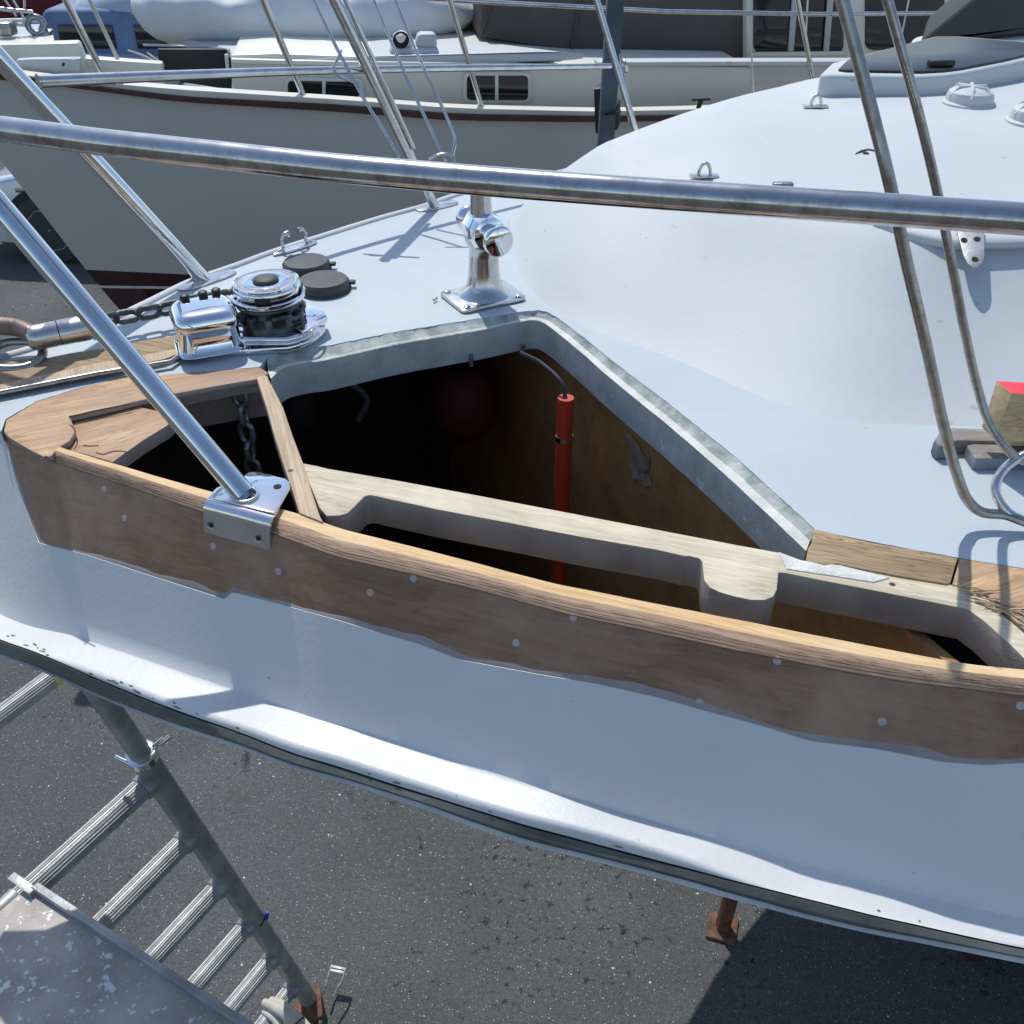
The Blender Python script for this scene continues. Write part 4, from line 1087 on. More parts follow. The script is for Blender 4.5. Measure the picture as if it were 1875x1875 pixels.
CAPS = ('chain_gypsy', 'gypsy_teeth', 'clutch_disc', 'clutch_neck', 'cap_skirt', 'handle_slot', 'cap_top', 'cap_groove', 'cap_button', 'gypsy_chain')
for o_ in [wd]+list(wd.children):
    f_ = 1.0 if o_.name.split('.')[0] in ('chain_gypsy', 'gypsy_teeth', 'gypsy_chain') else .91 if o_.name.split('.')[0] in CAPS else 1.0
    for v_ in o_.data.vertices:
        v_.co.z = ZD+(v_.co.z-ZD)*.84; v_.co.x = wc.x+(v_.co.x-wc.x)*f_; v_.co.y = wc.y+(v_.co.y-wc.y)*f_
# coiled gear hanging from the windlass motor below deck
uw = wl(.02, 0, -.02)
gear = link('windlass_motor', lathe([(.05, -.02), (.05, -.06), (.038, -.065), (.038, -.15), (.032, -.16), (0, -.16)], uw, (0, 0, 1), 28), M['black'], boat, 40)
link('motor_hose', tube(catmull([uw+Vector((.04, -.02, -.05)), uw+Vector((.10, -.03, -.06)), uw+Vector((.13, -.02, -.10)), uw+Vector((.11, -.01, -.15))], 8), .006, 8), M['rubber'], gear, 60)
# swivel: rounded bar with a seam, forked end, shackle and big ring
sa = CP_(48, 622, .040); sb = CP_(153, 601, .043); sd_ = (sb-sa).normalized()
sw = link('anchor_swivel', merge(lathe([(.0, 0), (.012, .001), (.0185, .006), (.0205, .014), (.0205, .050)], sa, sd_, 28), lathe([(.0208, .0515), (.0208, .092), (.0185, .100), (.012, .105), (0, .106)], sa, sd_, 28)), M['swivel'], None, 45)
tag(sw, 'scuffed stainless anchor swivel lying over the bow roller', 'swivel')
lk = link('seam', lathe([(.0195, .0485), (.0195, .053)], sa, sd_, 28), M['hole'], sw, 45)
lk.parent = sw
shp = catmull([CP_(-60, 590, .05), CP_(-10, 596, .05), CP_(30, 600, .05), CP_(58, 612, .047), CP_(66, 622, .042)], 6)
sh = link('anchor_shank', tube(shp, [.0145]*(len(shp)-6)+[.013, .012, .0115, .011, .010, .009], 14), M['brownsteel'], None, 60)
tag(sh, 'brown stained steel shackle bar entering the swivel fork', 'shackle')
rg = link('bow_shackle', ring(CP_(28, 650, .016), (0.1, -.2, 1), .036, .0075, 36, 12, 1.15, (1, .2, 0)), M['dullsteel'], None, 60)
tag(rg, 'heavy steel bow shackle ring lying on the foredeck', 'shackle')

# bow roller board: weathered plank with pads and edge bead
rb = [P(x, y, ZD+.004) for x, y in [(-160, 702), (0, 672), (40, 661), (86, 660), (130, 651), (200, 640), (262, 628), (330, 618), (345, 640), (310, 662), (180, 686), (0, 722), (-160, 752)]]
rbo = link('roller_board', bevelled(prism(rb, ZD+.0005, ZD+.009), .002, 2, 50), M['teak2'], boat, 30, 'worn grey brown board beside the windlass')
rp = [P(x, y, ZD+.012) for x, y in [(-60, 725), (0, 703), (60, 689), (120, 677), (170, 665), (250, 652), (330, 636), (336, 643), (300, 657), (180, 680), (0, 716)]]
link('pad', bevelled(prism(rp, ZD+.008, ZD+.0115), .001, 2, 50), M['stick'], rbo, 30)
link('bead', tube([P(x, y, ZD+.010) for x, y in [(-160, 752), (0, 719), (180, 684), (312, 663), (345, 640)]], .0045, 10), M['dullsteel'], rbo, 50)

# rubber deck switch caps
for x, y, r_ in ((562, 496, .047), (594, 530, .049)):
    c = P(x, y, ZD)
    cpn = link('deck_switch', lathe([(r_*1.04, 0), (r_*1.04, .004), (r_*.98, .006), (r_*.96, .012), (r_*.98, .016), (r_*.9, .021), (r_*.3, .023), (0, .023)], c, (0, 0, 1), 40), M['rubber'], boat, 40, 'grey rubber foot switch cap')
    link('switch_lug', box(c+Vector((r_*.98, .012, .010)), (.010, 0, 0), (0, .006, 0), (0, 0, .0035), .002), M['rubber'], cpn, 30)
# open fairlead
fc = P(541, 457, ZD); fa = math.radians(46); fx = Vector((math.cos(fa), math.sin(fa), 0))
fr_ = link('fairlead', bevelled(prism([fc+fx*(.055*math.cos(t))+Vector((-fx.y, fx.x, 0))*(.011*math.sin(t)) for t in [2*math.pi*k/24 for k in range(24)]], ZD, ZD+.006), .002, 2, 50), M['steel'], boat, 40)
for s_ in (-1, 1):
    pth = catmull([fc+fx*s_*.040+Vector((0, 0, .004)), fc+fx*s_*.028+Vector((0, 0, .012)), fc+fx*s_*.030+Vector((0, 0, .026)), fc+fx*s_*.022+Vector((0, 0, .038)), fc+fx*s_*.012+Vector((0, 0, .037))], 5)
    link('fairlead_horn', tube(pth, [.0055-.0025*math.sin(math.pi*i/(len(pth)-1))+(.001 if i > len(pth)-4 else 0) for i in range(len(pth))], 10), M['steel'], fr_, 60)

# small blemish flakes on deck
fl_ = []
for _ in range(26):
    c = P(random.uniform(620, 1800), random.uniform(560, 960), ZD)
    if c.y < 1.0 or (c.x < .4 and c.y < 1.7 and c.x > -.45): continue

# ------------------------------------------------------------------ loose bent tube frame at the right
BT = [(1536, -25, .985), (1590, 180, 1.02), (1630, 340, 1.05), (1660, 480, 1.09), (1695, 630, 1.13), (1730, 790, 1.18), (1756, 880, 1.2), (1772, 916, 1.21), (1798, 938, 1.215), (1840, 943, 1.215), (1875, 955, 1.21), (1960, 985, 1.20)]
fpath = catmull([PD(*q) for q in BT], 6)
nF = len(fpath)
fr0 = link('tube_frame', tube(fpath, [.0072-.0012*i/nF for i in range(nF)], 16), M['dullsteel'], None, 60)
tag(fr0, 'bent dull stainless tube frame with a welded hoop, standing on the side deck', 'tube frame')
BT2 = [(1618, -25, .99), (1680, 200, 1.04), (1718, 360, 1.09), (1742, 480, 1.12), (1765, 600, 1.16), (1790, 710, 1.19), (1812, 775, 1.20), (1842, 820, 1.205), (1866, 840, 1.21), (1900, 850, 1.21)]
p2 = catmull([PD(*q) for q in BT2], 6)
a = link('second_tube', tube(p2, .0054, 14), M['dullsteel'], fr0, 60)
BT3 = [(1960, 810, 1.21), (1905, 822, 1.21), (1866, 838, 1.21), (1836, 862, 1.212), (1823, 890, 1.213), (1828, 915, 1.214), (1848, 940, 1.214), (1875, 955, 1.214)]
p3_ = catmull([PD(*q) for q in BT3], 6)
b = link('hoop', tube(p3_, .0058, 14), M['steel'], fr0, 60)
for o in (a, b): o.matrix_parent_inverse = Matrix.Translation(-fr0.location)
lk.matrix_parent_inverse = Matrix.Translation(-sw.location)

# ------------------------------------------------------------------ loose timber offcuts on the side deck
def block(name, px_top, z_top, th, m, label, cat='block', sidem=None, bev=.0015, group=None):
    pts = [P(x, y, ZD+z_top) for x, y in px_top]
    o = link(name, bevelled(prism(pts, ZD+z_top-th, ZD+z_top), bev, 2, 50), m, None, 25)
    if sidem:
        o.data.materials.append(sidem)
        for p in o.data.polygons:
            if p.normal.z < .5: p.material_index = 1
    return tag(o, label, cat, group)
block('timber_offcut', [(1728, 784), (1745, 783), (1880, 787), (1990, 790), (1990, 812), (1876, 808), (1752, 806), (1722, 818), (1714, 806)], .022, .022, M['wet'], 'weathered grey timber offcut under the tube, its end wrapped in clear film', 'timber', M['wet'], .002)
wr = [P(x, y, ZD+z) for x, y, z in [(1724, 783, .026), (1745, 785, .026), (1752, 808, .026), (1738, 828, .004), (1710, 812, .002), (1708, 806, .010)]]
flm = link('film_wrap', bevelled(prism([P(x, y, ZD+.023) for x, y in [(1726, 782), (1742, 784), (1748, 808), (1736, 816), (1720, 818), (1710, 807)]], ZD+.001, ZD+.0245), .004, 2, 50), M['bluegrey'], None, 25)
tag(flm, 'crumpled translucent film round the end of the grey offcut', 'film')
block('painted_offcut', [(1770, 815), (1782, 812), (1880, 815), (1990, 818), (1990, 842), (1880, 840), (1786, 839)], .019, .019, M['wet'], 'short grey offcut with blue grey painted side, nearest on the side deck', 'timber', M['bluegrey'], .002)
block('ribbed_offcut', [(1838, 778), (1960, 781), (1960, 792), (1855, 791)], .046, .023, M['cca'], 'ribbed green treated pine decking offcut under the red topped block', 'timber', M['cca'], .003)
# red-topped block
rc = [P(1821, 695, ZD+.046+.078), P(1940, 700, ZD+.124), P(1940, 722, ZD+.124), P(1850, 719, ZD+.124)]
rbt = block('red_topped_block', [(1824, 697), (1940, 703), (1944, 726), (1852, 720)], .118, .071, M['cca'], 'chunky pine block with fluorescent red painted top', 'block', None, .0015)
rbt.data.materials.append(M['redpaint'])
for p in rbt.data.polygons:
    if p.normal.z > .7: p.material_index = 1
# ------------------------------------------------------------------ trestle ladder at lower left
r1 = PD(286, 1421, 2.106); r6 = PD(547, 1794, 2.106*1.537); dn = (r6-r1)/5
foot = P(572, 1838, 0.03); dn = (foot-r1)/5.85
rd = Vector((-.50, -.866, 0)).normalized()
lad = empty('trestle_ladder', (foot.x, foot.y, 0), 'grey aluminium trestle ladder with fluted rungs standing below the bow', 'ladder')
up0 = r1-dn*.32
link('side_rail', tube([foot, up0], 0.0275, 24), M['aludark'], lad, 60)
inner_tube = link('extension_tube', tube([up0+dn*.1, up0-dn*1.5], 0.0225, 20), M['aludark'], lad, 60)
link('rail_collar', lathe([(.028, -.012), (.0318, -.010), (.0318, .010), (.028, .012)], up0, dn, 28), M['polish'], lad, 40)
for s_ in (.035, .05):
    link('clamp_bolt', tube([up0+Vector((s_-.01, .01, s_*.5)), up0+Vector((s_+.015, .015, s_*.5+.02))], .006, 10), M['polish'], lad, 40)
link('clamp_bolt', tube([up0+Vector((-.02, -.02, 0)), up0+Vector((-.05, -.01, .01))], .005, 10), M['polish'], lad, 40)
jt = r1+dn*3.02; link('rail_joint', lathe([(.0277, -.003), (.029, -.002), (.029, .002), (.0277, .003)], jt-dn*.0, dn, 28), M['black'], lad, 40)
link('strap', box(jt+Vector((.035, .005, .01)), (.006, 0, 0), (0, .006, .0), (.004, 0, .016), .003), M['blueclip'], lad, 40)
def rung(c, L=.52, r=.0235):
    n = 96; V = []; F = []
    a = Vector((0, 0, 1)); b = rd.cross(a)
    for e in (0, 1):
        for k in range(n):
            t = 2*math.pi*k/n; rr = r*(1+(.045 if (k//2) % 2 else -.045))
            V.append(c+rd*(L*e)+(a*math.cos(t)+b*math.sin(t))*rr)
    for k in range(n): F.append((k, (k+1) % n, n+(k+1) % n, n+k))
    F.append(tuple(range(n))); F.append(tuple(range(n, 2*n)))
    return V, F
for k in range(6):
    c = r1+dn*k
    link('rung', rung(c), M['alu'], lad, 25)
    link('rung_collar', lathe([(.027, .0), (.030, .006), (.0285, .034), (.0265, .037)], c+rd*.006, rd, 28), M['aludark'], lad, 40)
link('side_rail', tube([foot+rd*.47, up0+rd*.47], 0.0275, 24), M['aludark'], lad, 60)
c0 = P(98, 1240, 1.83)
link('top_rung', rung(c0, .5, .0200), M['alu'], lad, 25)
link('end_cap', lathe([(.0215, -.004), (.022, 0), (.0215, .012)], c0-rd*.004, rd, 24), M['yellow'], lad, 30, 'yellow end cap')
# rusty foot casting with spring clip
fr_ = foot+Vector((.03, .0, .0))
ft = link('foot_socket', bmjoin(box(foot+Vector((.018, -.03, .03)), (.024, .006, 0), (-.012, .05, 0), (0, 0, .032), .006), box(foot+Vector((-.02, -.05, .025)), (.034, .0, 0), (0, .028, .0), (0, 0, .022), .006), tube([foot+Vector((0, 0, .05)), foot+Vector((.0, -.005, -.02))], .038, 18)), M['rust'], lad, 30, 'rusty iron foot socket')
clip = [foot+Vector(v) for v in ((.045, .03, .05), (.050, .075, .055), (.055, .095, .06), (.105, .085, .06), (.098, .05, .055), (.075, -.005, .05))]
link('spring_clip', tube(clip, .004, 8), M['galv'], lad, 30)
link('clip_tab', box(foot+Vector((.079, .088, .058)), (.027, -.006, 0), (.002, .011, .0), (0, 0, .0015), .001), M['alu'], lad, 30)
# wheel behind the foot
link('castor', lathe([(.0, -.012), (.035, -.012), (.04, -.006), (.04, .006), (.035, .012), (0, .012)], foot+Vector((.045, -.085, .01+.0)), (1, .1, 0), 24), M['black'], lad, 40)

# cloth rope tied on the lowest rung
rg_c = P(505, 1858, .27)
rag = empty('tied_rope', tuple(rg_c), 'off white rope ends knotted on the lowest rung of the ladder', 'rope')
for i, (pts, r_) in enumerate(((((484, 1836, .30), (498, 1842, .31), (520, 1855, .32), (540, 1872, .31), (560, 1900, .29)), .016), (((497, 1832, .29), (512, 1838, .31), (530, 1852, .31), (548, 1868, .30), (575, 1895, .28)), .015),
                              (((484, 1852, .28), (496, 1858, .29), (508, 1870, .29), (516, 1890, .28)), .014))):
    q = catmull([P(*p) for p in pts], 5); link('strand', tube(q, [r_*(.8+.3*math.sin(3.0*j/len(q))) for j in range(len(q))], 12), M['rag'], rag, 60)
link('whipping', ring(P(545, 1874, .31), (.6, -.5, -.3), .024, .003, 20, 6), M['black'], rag, 60)

# speckled plank with aluminium edge channel
BZ = 1.70
def speckle():
    m = mat('paint_splashed_plywood', (.52, .475, .435), .7, col2=(.34, .31, .29), vscale=9, bump=.5, bscale=90,
            spots=[(60, .615, (.76, .77, .74)), (24, .645, (.72, .75, .72)), (130, .64, (.6, .62, .6)), (15, .72, (.28, .32, .30))])
    return m
M['plank'] = speckle()
e0 = P(62, 1632, BZ); e1 = P(440, 1882, BZ); ed = (e1-e0).normalized()
pw = Vector((ed.y, -ed.x, 0))          # towards the camera's left
if pw.dot(rd) < 0: pw = -pw
far_e = e0-ed*.02; near_e = e0+ed*1.0
pl_ = [far_e, near_e, near_e+pw*.5, far_e+pw*.5]
wb = link('scaffold_plank', bevelled(prism(pl_, BZ-.03, BZ), .003, 2), M['plank'], None, 30)
tag(wb, 'paint splashed grey scaffold plank with aluminium edge, beside the ladder', 'plank')
def childof(o, root): o.parent = root; o.matrix_parent_inverse = Matrix.Translation(-root.location); return o
s0 = e0-ed*.10; 
ch_ = link('edge_channel', bmjoin(box((e0+near_e)/2-pw*.006+Vector((0, 0, .002)), ed*((near_e-e0).length/2+.0), pw*.007, (0, 0, .010), .0015), box((e0+near_e)/2+Vector((0, 0, .004)), ed*((near_e-e0).length/2+.0), pw*.0018, (0, 0, .012), .0008)), M['alu'], wb, 30); childof(ch_, wb)
t0 = P(20, 1603, BZ+.012); t1 = P(60, 1632, BZ+.012)
tb_ = link('end_strap', box((t0+t1)/2, (t1-t0)/2, pw*.008, (0, 0, .0015), .0006), M['alu'], wb, 30); childof(tb_, wb)
# second plank support bar at far left
bx = link('support_bar', tube([P(30, 1640, 1.64), P(-60, 1725, 1.64)], .018, 18), M['alu'], wb, 30); childof(bx, wb)

# rust-red jack stand under the hull
js = P(1322, 1702, 0.0)
jk = empty('jack_stand', (js.x, js.y, 0), 'rust red steel jack stand post on a foot plate under the boat', 'jack stand')
jt_ = PD(1338, 1600, 2.1); kt = Vector((js.x+.05, js.y+.04, 1.05))
link('post', box((Vector((js.x, js.y, 0))+kt)/2, (.022, 0, 0), (0, .022, 0), (kt-Vector((js.x, js.y, 0)))/2, .004), M['ruststand'], jk, 30)
link('foot_plate', box((js.x, js.y, .008), (.050, -.016, 0), (.016, .050, 0), (0, 0, .007), .003), M['rust'], jk, 30)
js2 = Vector((1.6, 2.2, 0)); jk2 = empty('timber_stack', (2.0, 2.15, 0), 'dark timber blocks stacked under the keel of the boat', 'keel blocks')

# ------------------------------------------------------------------ neighbouring motor sailer
KN = .15; YN = 5.0
def N(px, py, off=0.0): return PY(px, py, YN+(off-.34 if off > .55 else off), KN)
nbr = empty('motor_sailer', (1.0, 5.9, 0.0), 'grey hulled motor sailer with cream cabin and brown canvas lying beyond the foredeck', 'motor sailer')
f_cap = curve([(-400, 70), (-100, 118), (0, 131), (60, 140), (132, 147), (248, 157), (330, 164), (620, 182), (831, 198), (1080, 204), (1220, 202), (1400, 195), (1875, 180), (2600, 150)])
f_bs0 = curve([(-400, 75), (-100, 121), (0, 133), (132, 153), (330, 178), (620, 193), (831, 210), (1080, 214), (1220, 213), (1400, 207), (1875, 192), (2600, 165)])
f_bs1 = curve([(-400, 84), (-100, 134), (0, 146), (132, 161), (330, 187), (620, 205), (831, 221), (1080, 224), (1220, 222), (1400, 216), (1875, 200), (2600, 174)])
xs = [-330, -250, -180]+list(range(-120, 2600, 60))
def hull_rows():
    R0 = []
    f_boot = curve([(-100, 480), (160, 494), (420, 506), (1000, 530), (2600, 560)])
    f_boot2 = curve([(-100, 510), (190, 524), (345, 526), (1000, 545), (2600, 575)])
    # bow stem: the side turns away to the left
    return f_boot, f_boot2
f_boot, f_boot2 = hull_rows()
stem_px = curve([(80, -150), (290, -2), (494, 157), (524, 181), (560, 212), (700, 330)])  # py -> px of the stem
levels = [('c', f_bs1), ]
def hull_line(f, shrink=0.0, dz=0, t=0.0):
    """points along the hull at image line f, starting at the stem"""
    out_ = []
    x0 = None
    for k in range(400):
        x = -360+k*2
        if x >= stem_px(f(x)): x0 = x; break
    if x0 is None: x0 = -360
    xs_ = [x0+(2600-x0)*(k/40)**1.35 for k in range(41)]
    for i, x in enumerate(xs_):
        o_ = t+.10*math.exp(-(x-x0)/110.0)      # side curves away toward the stem
        out_.append(N(x, f(x), o_))
    return out_
rowsN = []
def mixf(fa, fb, t): return lambda x: fa(x)*(1-t)+fb(x)*t
for t in (0, .15, .3, .45, .6, .75, .9, 1.0):
    rowsN.append(hull_line(mixf(f_bs1, f_boot, t), t=.17*t*t))
link('hull', grid(rowsN), M['greyhull'], nbr, 60, 'smooth grey hull side')
rb_ = [hull_line(f_boot, t=.172), hull_line(f_boot2, t=.21)]
f_bt3 = lambda x: f_boot2(x)+60; f_bt4 = lambda x: f_boot2(x)+170
link('boot_top', grid(rb_), M['boot'], nbr, 60)
link('waterline_stripe', grid([hull_line(lambda x: f_boot2(x)-1, t=.205), hull_line(lambda x: f_boot2(x)+3.5, t=.208)]), M['lip'], nbr, 60)
link('bottom', grid([hull_line(lambda x: f_boot2(x)+3, t=.215), hull_line(f_bt3, t=.5), hull_line(f_bt4, t=1.1)]), M['boot'], nbr, 60)
far_side = [[Vector((2*1.0*0+v.x, v.y, v.z)) for v in rowsN[0]]]
# starboard side (away from us) and deck
def across(line, w=1.25):
    o_ = []
    L0 = line[0]
    for i, v in enumerate(line):
        ww = w*min(1, (1-math.exp(-(v-L0).length/1.1)))+.002
        o_.append(v+Vector((1.1, .62, 0))*ww)
    return o_
capl = hull_line(f_cap, t=.03)
farS = across(capl)
link('side_deck', grid([[v+Vector((.10, .30, -.50)) for v in capl[9:]], [v+Vector((0, -.01, -.37)) for v in farS[9:]]]), M['cream'], nbr, 30)
link('far_side', grid([[v+Vector((0, 0, -.35)) for v in farS[9:]], [Vector((v.x, v.y, .9)) for v in farS[9:]]]), M['greyhull'], nbr, 60)
def band(name, fa, fb, ta, tb, m, th=.03, lab=None):
    a = hull_line(fa, t=ta); b = hull_line(fb, t=tb)
    a2 = [v+Vector((0, th, 0)) for v in a]; b2 = [v+Vector((0, th, 0)) for v in b]
    link(name, grid([a2, a, b, b2]), m, nbr, 30, lab)
band('rubbing_strake', f_bs0, f_bs1, -.035, -.035, M['maroon'], .05, 'dark brown rubbing strake')
band('toe_rail', f_cap, f_bs0, -.02, -.012, M['cream'], .08)
# bow bulwark, cream with hawse slot
def nquad(name, pts, off, depth, m, bev=.008, lab=None, parent=None, sm_=30):
    fr = [N(x, y, off) for x, y in pts]
    return link(name, bevelled(prism_d(fr, Vector((-.148, .989, 0))*depth), bev, 2), m, parent or nbr, sm_, lab)
nquad('bulwark', [(-125, 88), (4, 81), (70, 80), (141, 78), (147, 92), (152, 106), (160, 140), (100, 148), (0, 140), (-110, 125)], .22, .08, M['cream'], .01, 'high cream bow bulwark')
nquad('low_bulwark', [(150, 106), (170, 107), (296, 116), (300, 160), (150, 155)], .25, .07, M['cream'], .01)
nquad('locker_side', [(28, 110), (60, 108), (146, 107), (146, 140), (100, 136), (30, 122)], .12, .05, M['white'], .006)
nquad('hawse_slot', [(127, 109), (138, 109), (136, 133), (124, 132)], .118, .01, M['greyhull'], .002)
nquad('hawse_mark', [(114, 115), (119, 115), (118, 121), (114, 122)], .118, .004, M['hole'], .0005)
# cabin trunk: side, two windows, roof slab
nquad('cabin_side', [(423, 100), (500, 97), (660, 103), (900, 106), (1073, 118), (1375, 122), (1375, 215), (1080, 215), (831, 205), (620, 190), (425, 170)], .62, 1.6, M['cream'], .015, 'cream cabin side')
def roofpt(px, py, back): return N(px, py, .60+back)
rf = [roofpt(423, 103, 0), roofpt(600, 106, 0), roofpt(780, 110, 0), roofpt(930, 110, 0), roofpt(1070, 113, 0)]
zr = sum(p.z for p in rf)/len(rf)
rb2 = [P(1028, 92, zr+.02), P(876, 69, zr+.03), P(600, 62, zr+.03), P(300, 62, zr+.02), P(420, 95, zr)]
link('cabin_roof', bevelled(prism_d([Vector((p.x, p.y, zr-.03)) for p in rf+rb2], (0, 0, .045)), .012, 3), M['white'], nbr, 35, 'white cabin roof')
nquad('roof_fascia', [(423, 108), (600, 112), (930, 116), (1073, 120), (1073, 126), (930, 124), (600, 120), (423, 116)], .58, .05, M['cream'], .005)
def rrect(x0, y0, x1, y1, r, sk=0.0, n=5):
    o_ = []
    for cx, cy, a0_ in ((x1-r, y0+r, -math.pi/2), (x1-r, y1-r, 0), (x0+r, y1-r, math.pi/2), (x0+r, y0+r, math.pi)):
        for k in range(n+1):
            a_ = a0_+math.pi/2*k/n; x = cx+r*math.cos(a_); y = cy+r*math.sin(a_); o_.append((x, y+sk*(x-x0)))
    return o_
def window(x0, y0, x1, y1, off, mul=(.52,), sk=0.0, r=12):
    fr = nquad('window', rrect(x0, y0, x1, y1, r, sk), off, .02, M['cream'], .006, 'cream framed cabin window')
    pn = nquad('pane', rrect(x0+7, y0+7, x1-7, y1-7, r*.6, sk), off-.006, .01, M['glass'], .001, None, fr, 0)
    for m_ in mul:
        xm = x0+(x1-x0)*m_; nquad('mullion', [(xm-3, y0+6+sk*(xm-x0)), (xm+3, y0+6+sk*(xm-x0)), (xm+3, y1-6+sk*(xm-x0)), (xm-3, y1-6+sk*(xm-x0))], off-.012, .01, M['cream'], .001, None, fr)
    return fr
window(848, 132, 974, 190, .60, (.49,), .0)
window(520, 141, 666, 182, .60, (.5,), .02)
# opening under the dinghy, its shade put in as a black panel
nquad('companionway_shade', [(288, 90), (424, 90), (424, 165), (330, 150), (292, 120)], .95, .03, M['black'], .003)
nquad('door_jamb', [(411, 100), (417, 100), (420, 132), (414, 132)], .73, .02, M['cream'], .001)
# brown canvas enclosure and wheelhouse
nquad('canvas_enclosure', [(870, -60), (880, 25), (876, 68), (1030, 92), (1075, 117), (1365, 115), (1368, -60)], 1.05, 1.3, M['canvas'], .02, 'brown canvas enclosure')
nquad('wheelhouse', [(1366, -60), (1366, 125), (1760, 120), (1760, -60)], 1.0, 1.5, M['cream'], .02, 'cream wheelhouse with large dark windows')
nquad('window', rrect(1380, -70, 1545, 97, 14), .99, .02, M['glass'], .002, 'large dark wheelhouse window')
nquad('window', rrect(1585, -70, 1730, 92, 14), .99, .02, M['glass'], .002, 'large dark wheelhouse window')
nquad('window_trim', [(1378, 96), (1548, 94), (1550, 101), (1376, 104)], .97, .02, M['cream'], .002)
for x in (1455, 1520): nquad('mullion', [(x, -60), (x+12, -60), (x-2, 94), (x-12, 94)], .975, .01, M['greyhull'], .001)
nquad('coaming', [(1095, 114), (1240, 113), (1700, 112), (1700, 120), (1240, 121), (1095, 121)], .58, .10, M['white'], .004)
nquad('inner_dash', [(1385, 55), (1500, 52), (1500, 60), (1385, 64)], .985, .004, M['black'], 0.0005)
for x in (1220, 1280, 1340): nquad('stud', [(x-2, 110), (x+1, 110), (x+1, 113), (x-2, 113)], 1.03, .01, M['steel'], .0005)
# canvas folds
for x0_, y0_, x1_, y1_ in ((905, -10, 880, 66), (1065, -10, 1045, 95)):
    link('canvas_seam', tube([N(x0_, y0_, 1.04), N(x1_, y1_, 1.04)], .006, 6), M['canvas'], nbr, 60)
# dorade vents
db = nquad('vent_box', [(714, 96), (718, 86), (800, 88), (806, 98), (804, 105), (718, 105)], .66, .12, M['white'], .02, 'white vent box on the roof')
nquad('drain', [(738, 100), (746, 100), (746, 104), (738, 104)], .655, .01, M['hole'], .0005, None, db); nquad('drain', [(788, 98), (796, 98), (796, 102), (788, 102)], .655, .01, M['hole'], .0005, None, db)
vc = N(736, 80, .72); link('cowl', lathe([(.03, -.03), (.045, -.005), (.048, .02), (.038, .045), (.015, .058), (0, .06)], vc, (0, -.2, 1), 24), M['cream'], db, 60)
link('cowl_mouth', lathe([(.0, .0), (.040, .0), (.040, .006), (0, .006)], vc+Vector((0, -.038, .022)), (0, -1, .55), 24), M['hole'], db, 30)
nquad('vent_hood', [(761, 86), (765, 65), (772, 62), (795, 62), (799, 66), (801, 88)], .68, .09, M['white'], .012, None, db)
# guard rails of the neighbour
st = []
for (xa, ya, xb, yb, r_) in ((100, -40, 187, 131, .015), (465, -40, 556, 176, .015), (815, -30, 881, 193, .0135), (1454, -30, 1490, 150, .012)):
    link('guard_stanchion', tube([N(xb, yb, .05), N(xa, ya, .0)], r_, 14), M['steel'], nbr, 60)
link('guard_rail', tube([N(300, -40, .02), N(840, 1, .02), N(1220, 21, .02), N(1500, 26, .02), N(1750, 24, .02), N(2500, 20, .02)], .010, 12), M['steel'], nbr, 60)
for xa, ya, xb, yb in ((1372, 25, 1380, 168), (1480, -20, 1476, 60), (1582, 26, 1580, 110), (1668, -20, 1652, 60)):
    link('guard_wire', tube([N(xb, yb, .06), N(xa, ya, .03)], .0045, 8), M['cream'], nbr, 60)
link('whisker_pole', tube([N(150, -30, -.2), N(215, 107, .1)], .009, 10), M['cream'], nbr, 60)
c = N(1283, 191, -.03); ck = link('mooring_cleat', tube([c+Vector((-.045, 0, .02)), c+Vector((.045, 0, .024))], .006, 10), M['black'], nbr, 60)
link('cleat_foot', tube([c+Vector((0, 0, .02)), c+Vector((-.01, 0, -.02))], .012, 10), M['black'], ck, 60)
# bow roller gear of the neighbour at the far left
wn = N(66, 46, .5)
wb_ = link('bow_windlass', ring(wn, (.3, -1, .2), .036, .014, 24, 10), M['galv'], nbr, 60)
link('windlass_body', box(wn+Vector((.03, .02, -.07)), (.028, 0, 0), (0, .03, 0), (.01, 0, .05), .015), M['galv'], wb_, 40)
link('windlass_foot', box(wn+Vector((.07, .02, -.10)), (.06, 0, 0), (0, .03, 0), (0, 0, .014), .008), M['galv'], wb_, 40)
link('bow_rail', tube([N(-60, 8, .5), N(24, 19, .5), N(60, 22, .5)], .010, 10), M['steel'], nbr, 60)
link('bow_rail', tube([N(-60, 40, .5), N(54, 46, .5)], .009, 10), M['cream'], nbr, 60)
for xa, ya, xb, yb in ((18, -10, 62, 64), (2, -10, 30, 30), (45, 15, 45, -20)):
    link('bow_rod', tube([N(xa, ya, .52), N(xb, yb, .52)], .006, 8), M['steel'], nbr, 60)
link('roller_cheek', box(N(10, 52, .45), (.04, 0, 0), (0, .04, 0), (0, 0, .03), .01), M['galv'], nbr, 40)
link('foredeck', prism([N(-110, 88, .3), N(100, 78, .3), N(100, 76, .5), N(-110, 84, .5)], N(0, 79, .3).z-.04, N(0, 79, .3).z), M['cream'], nbr, 30)

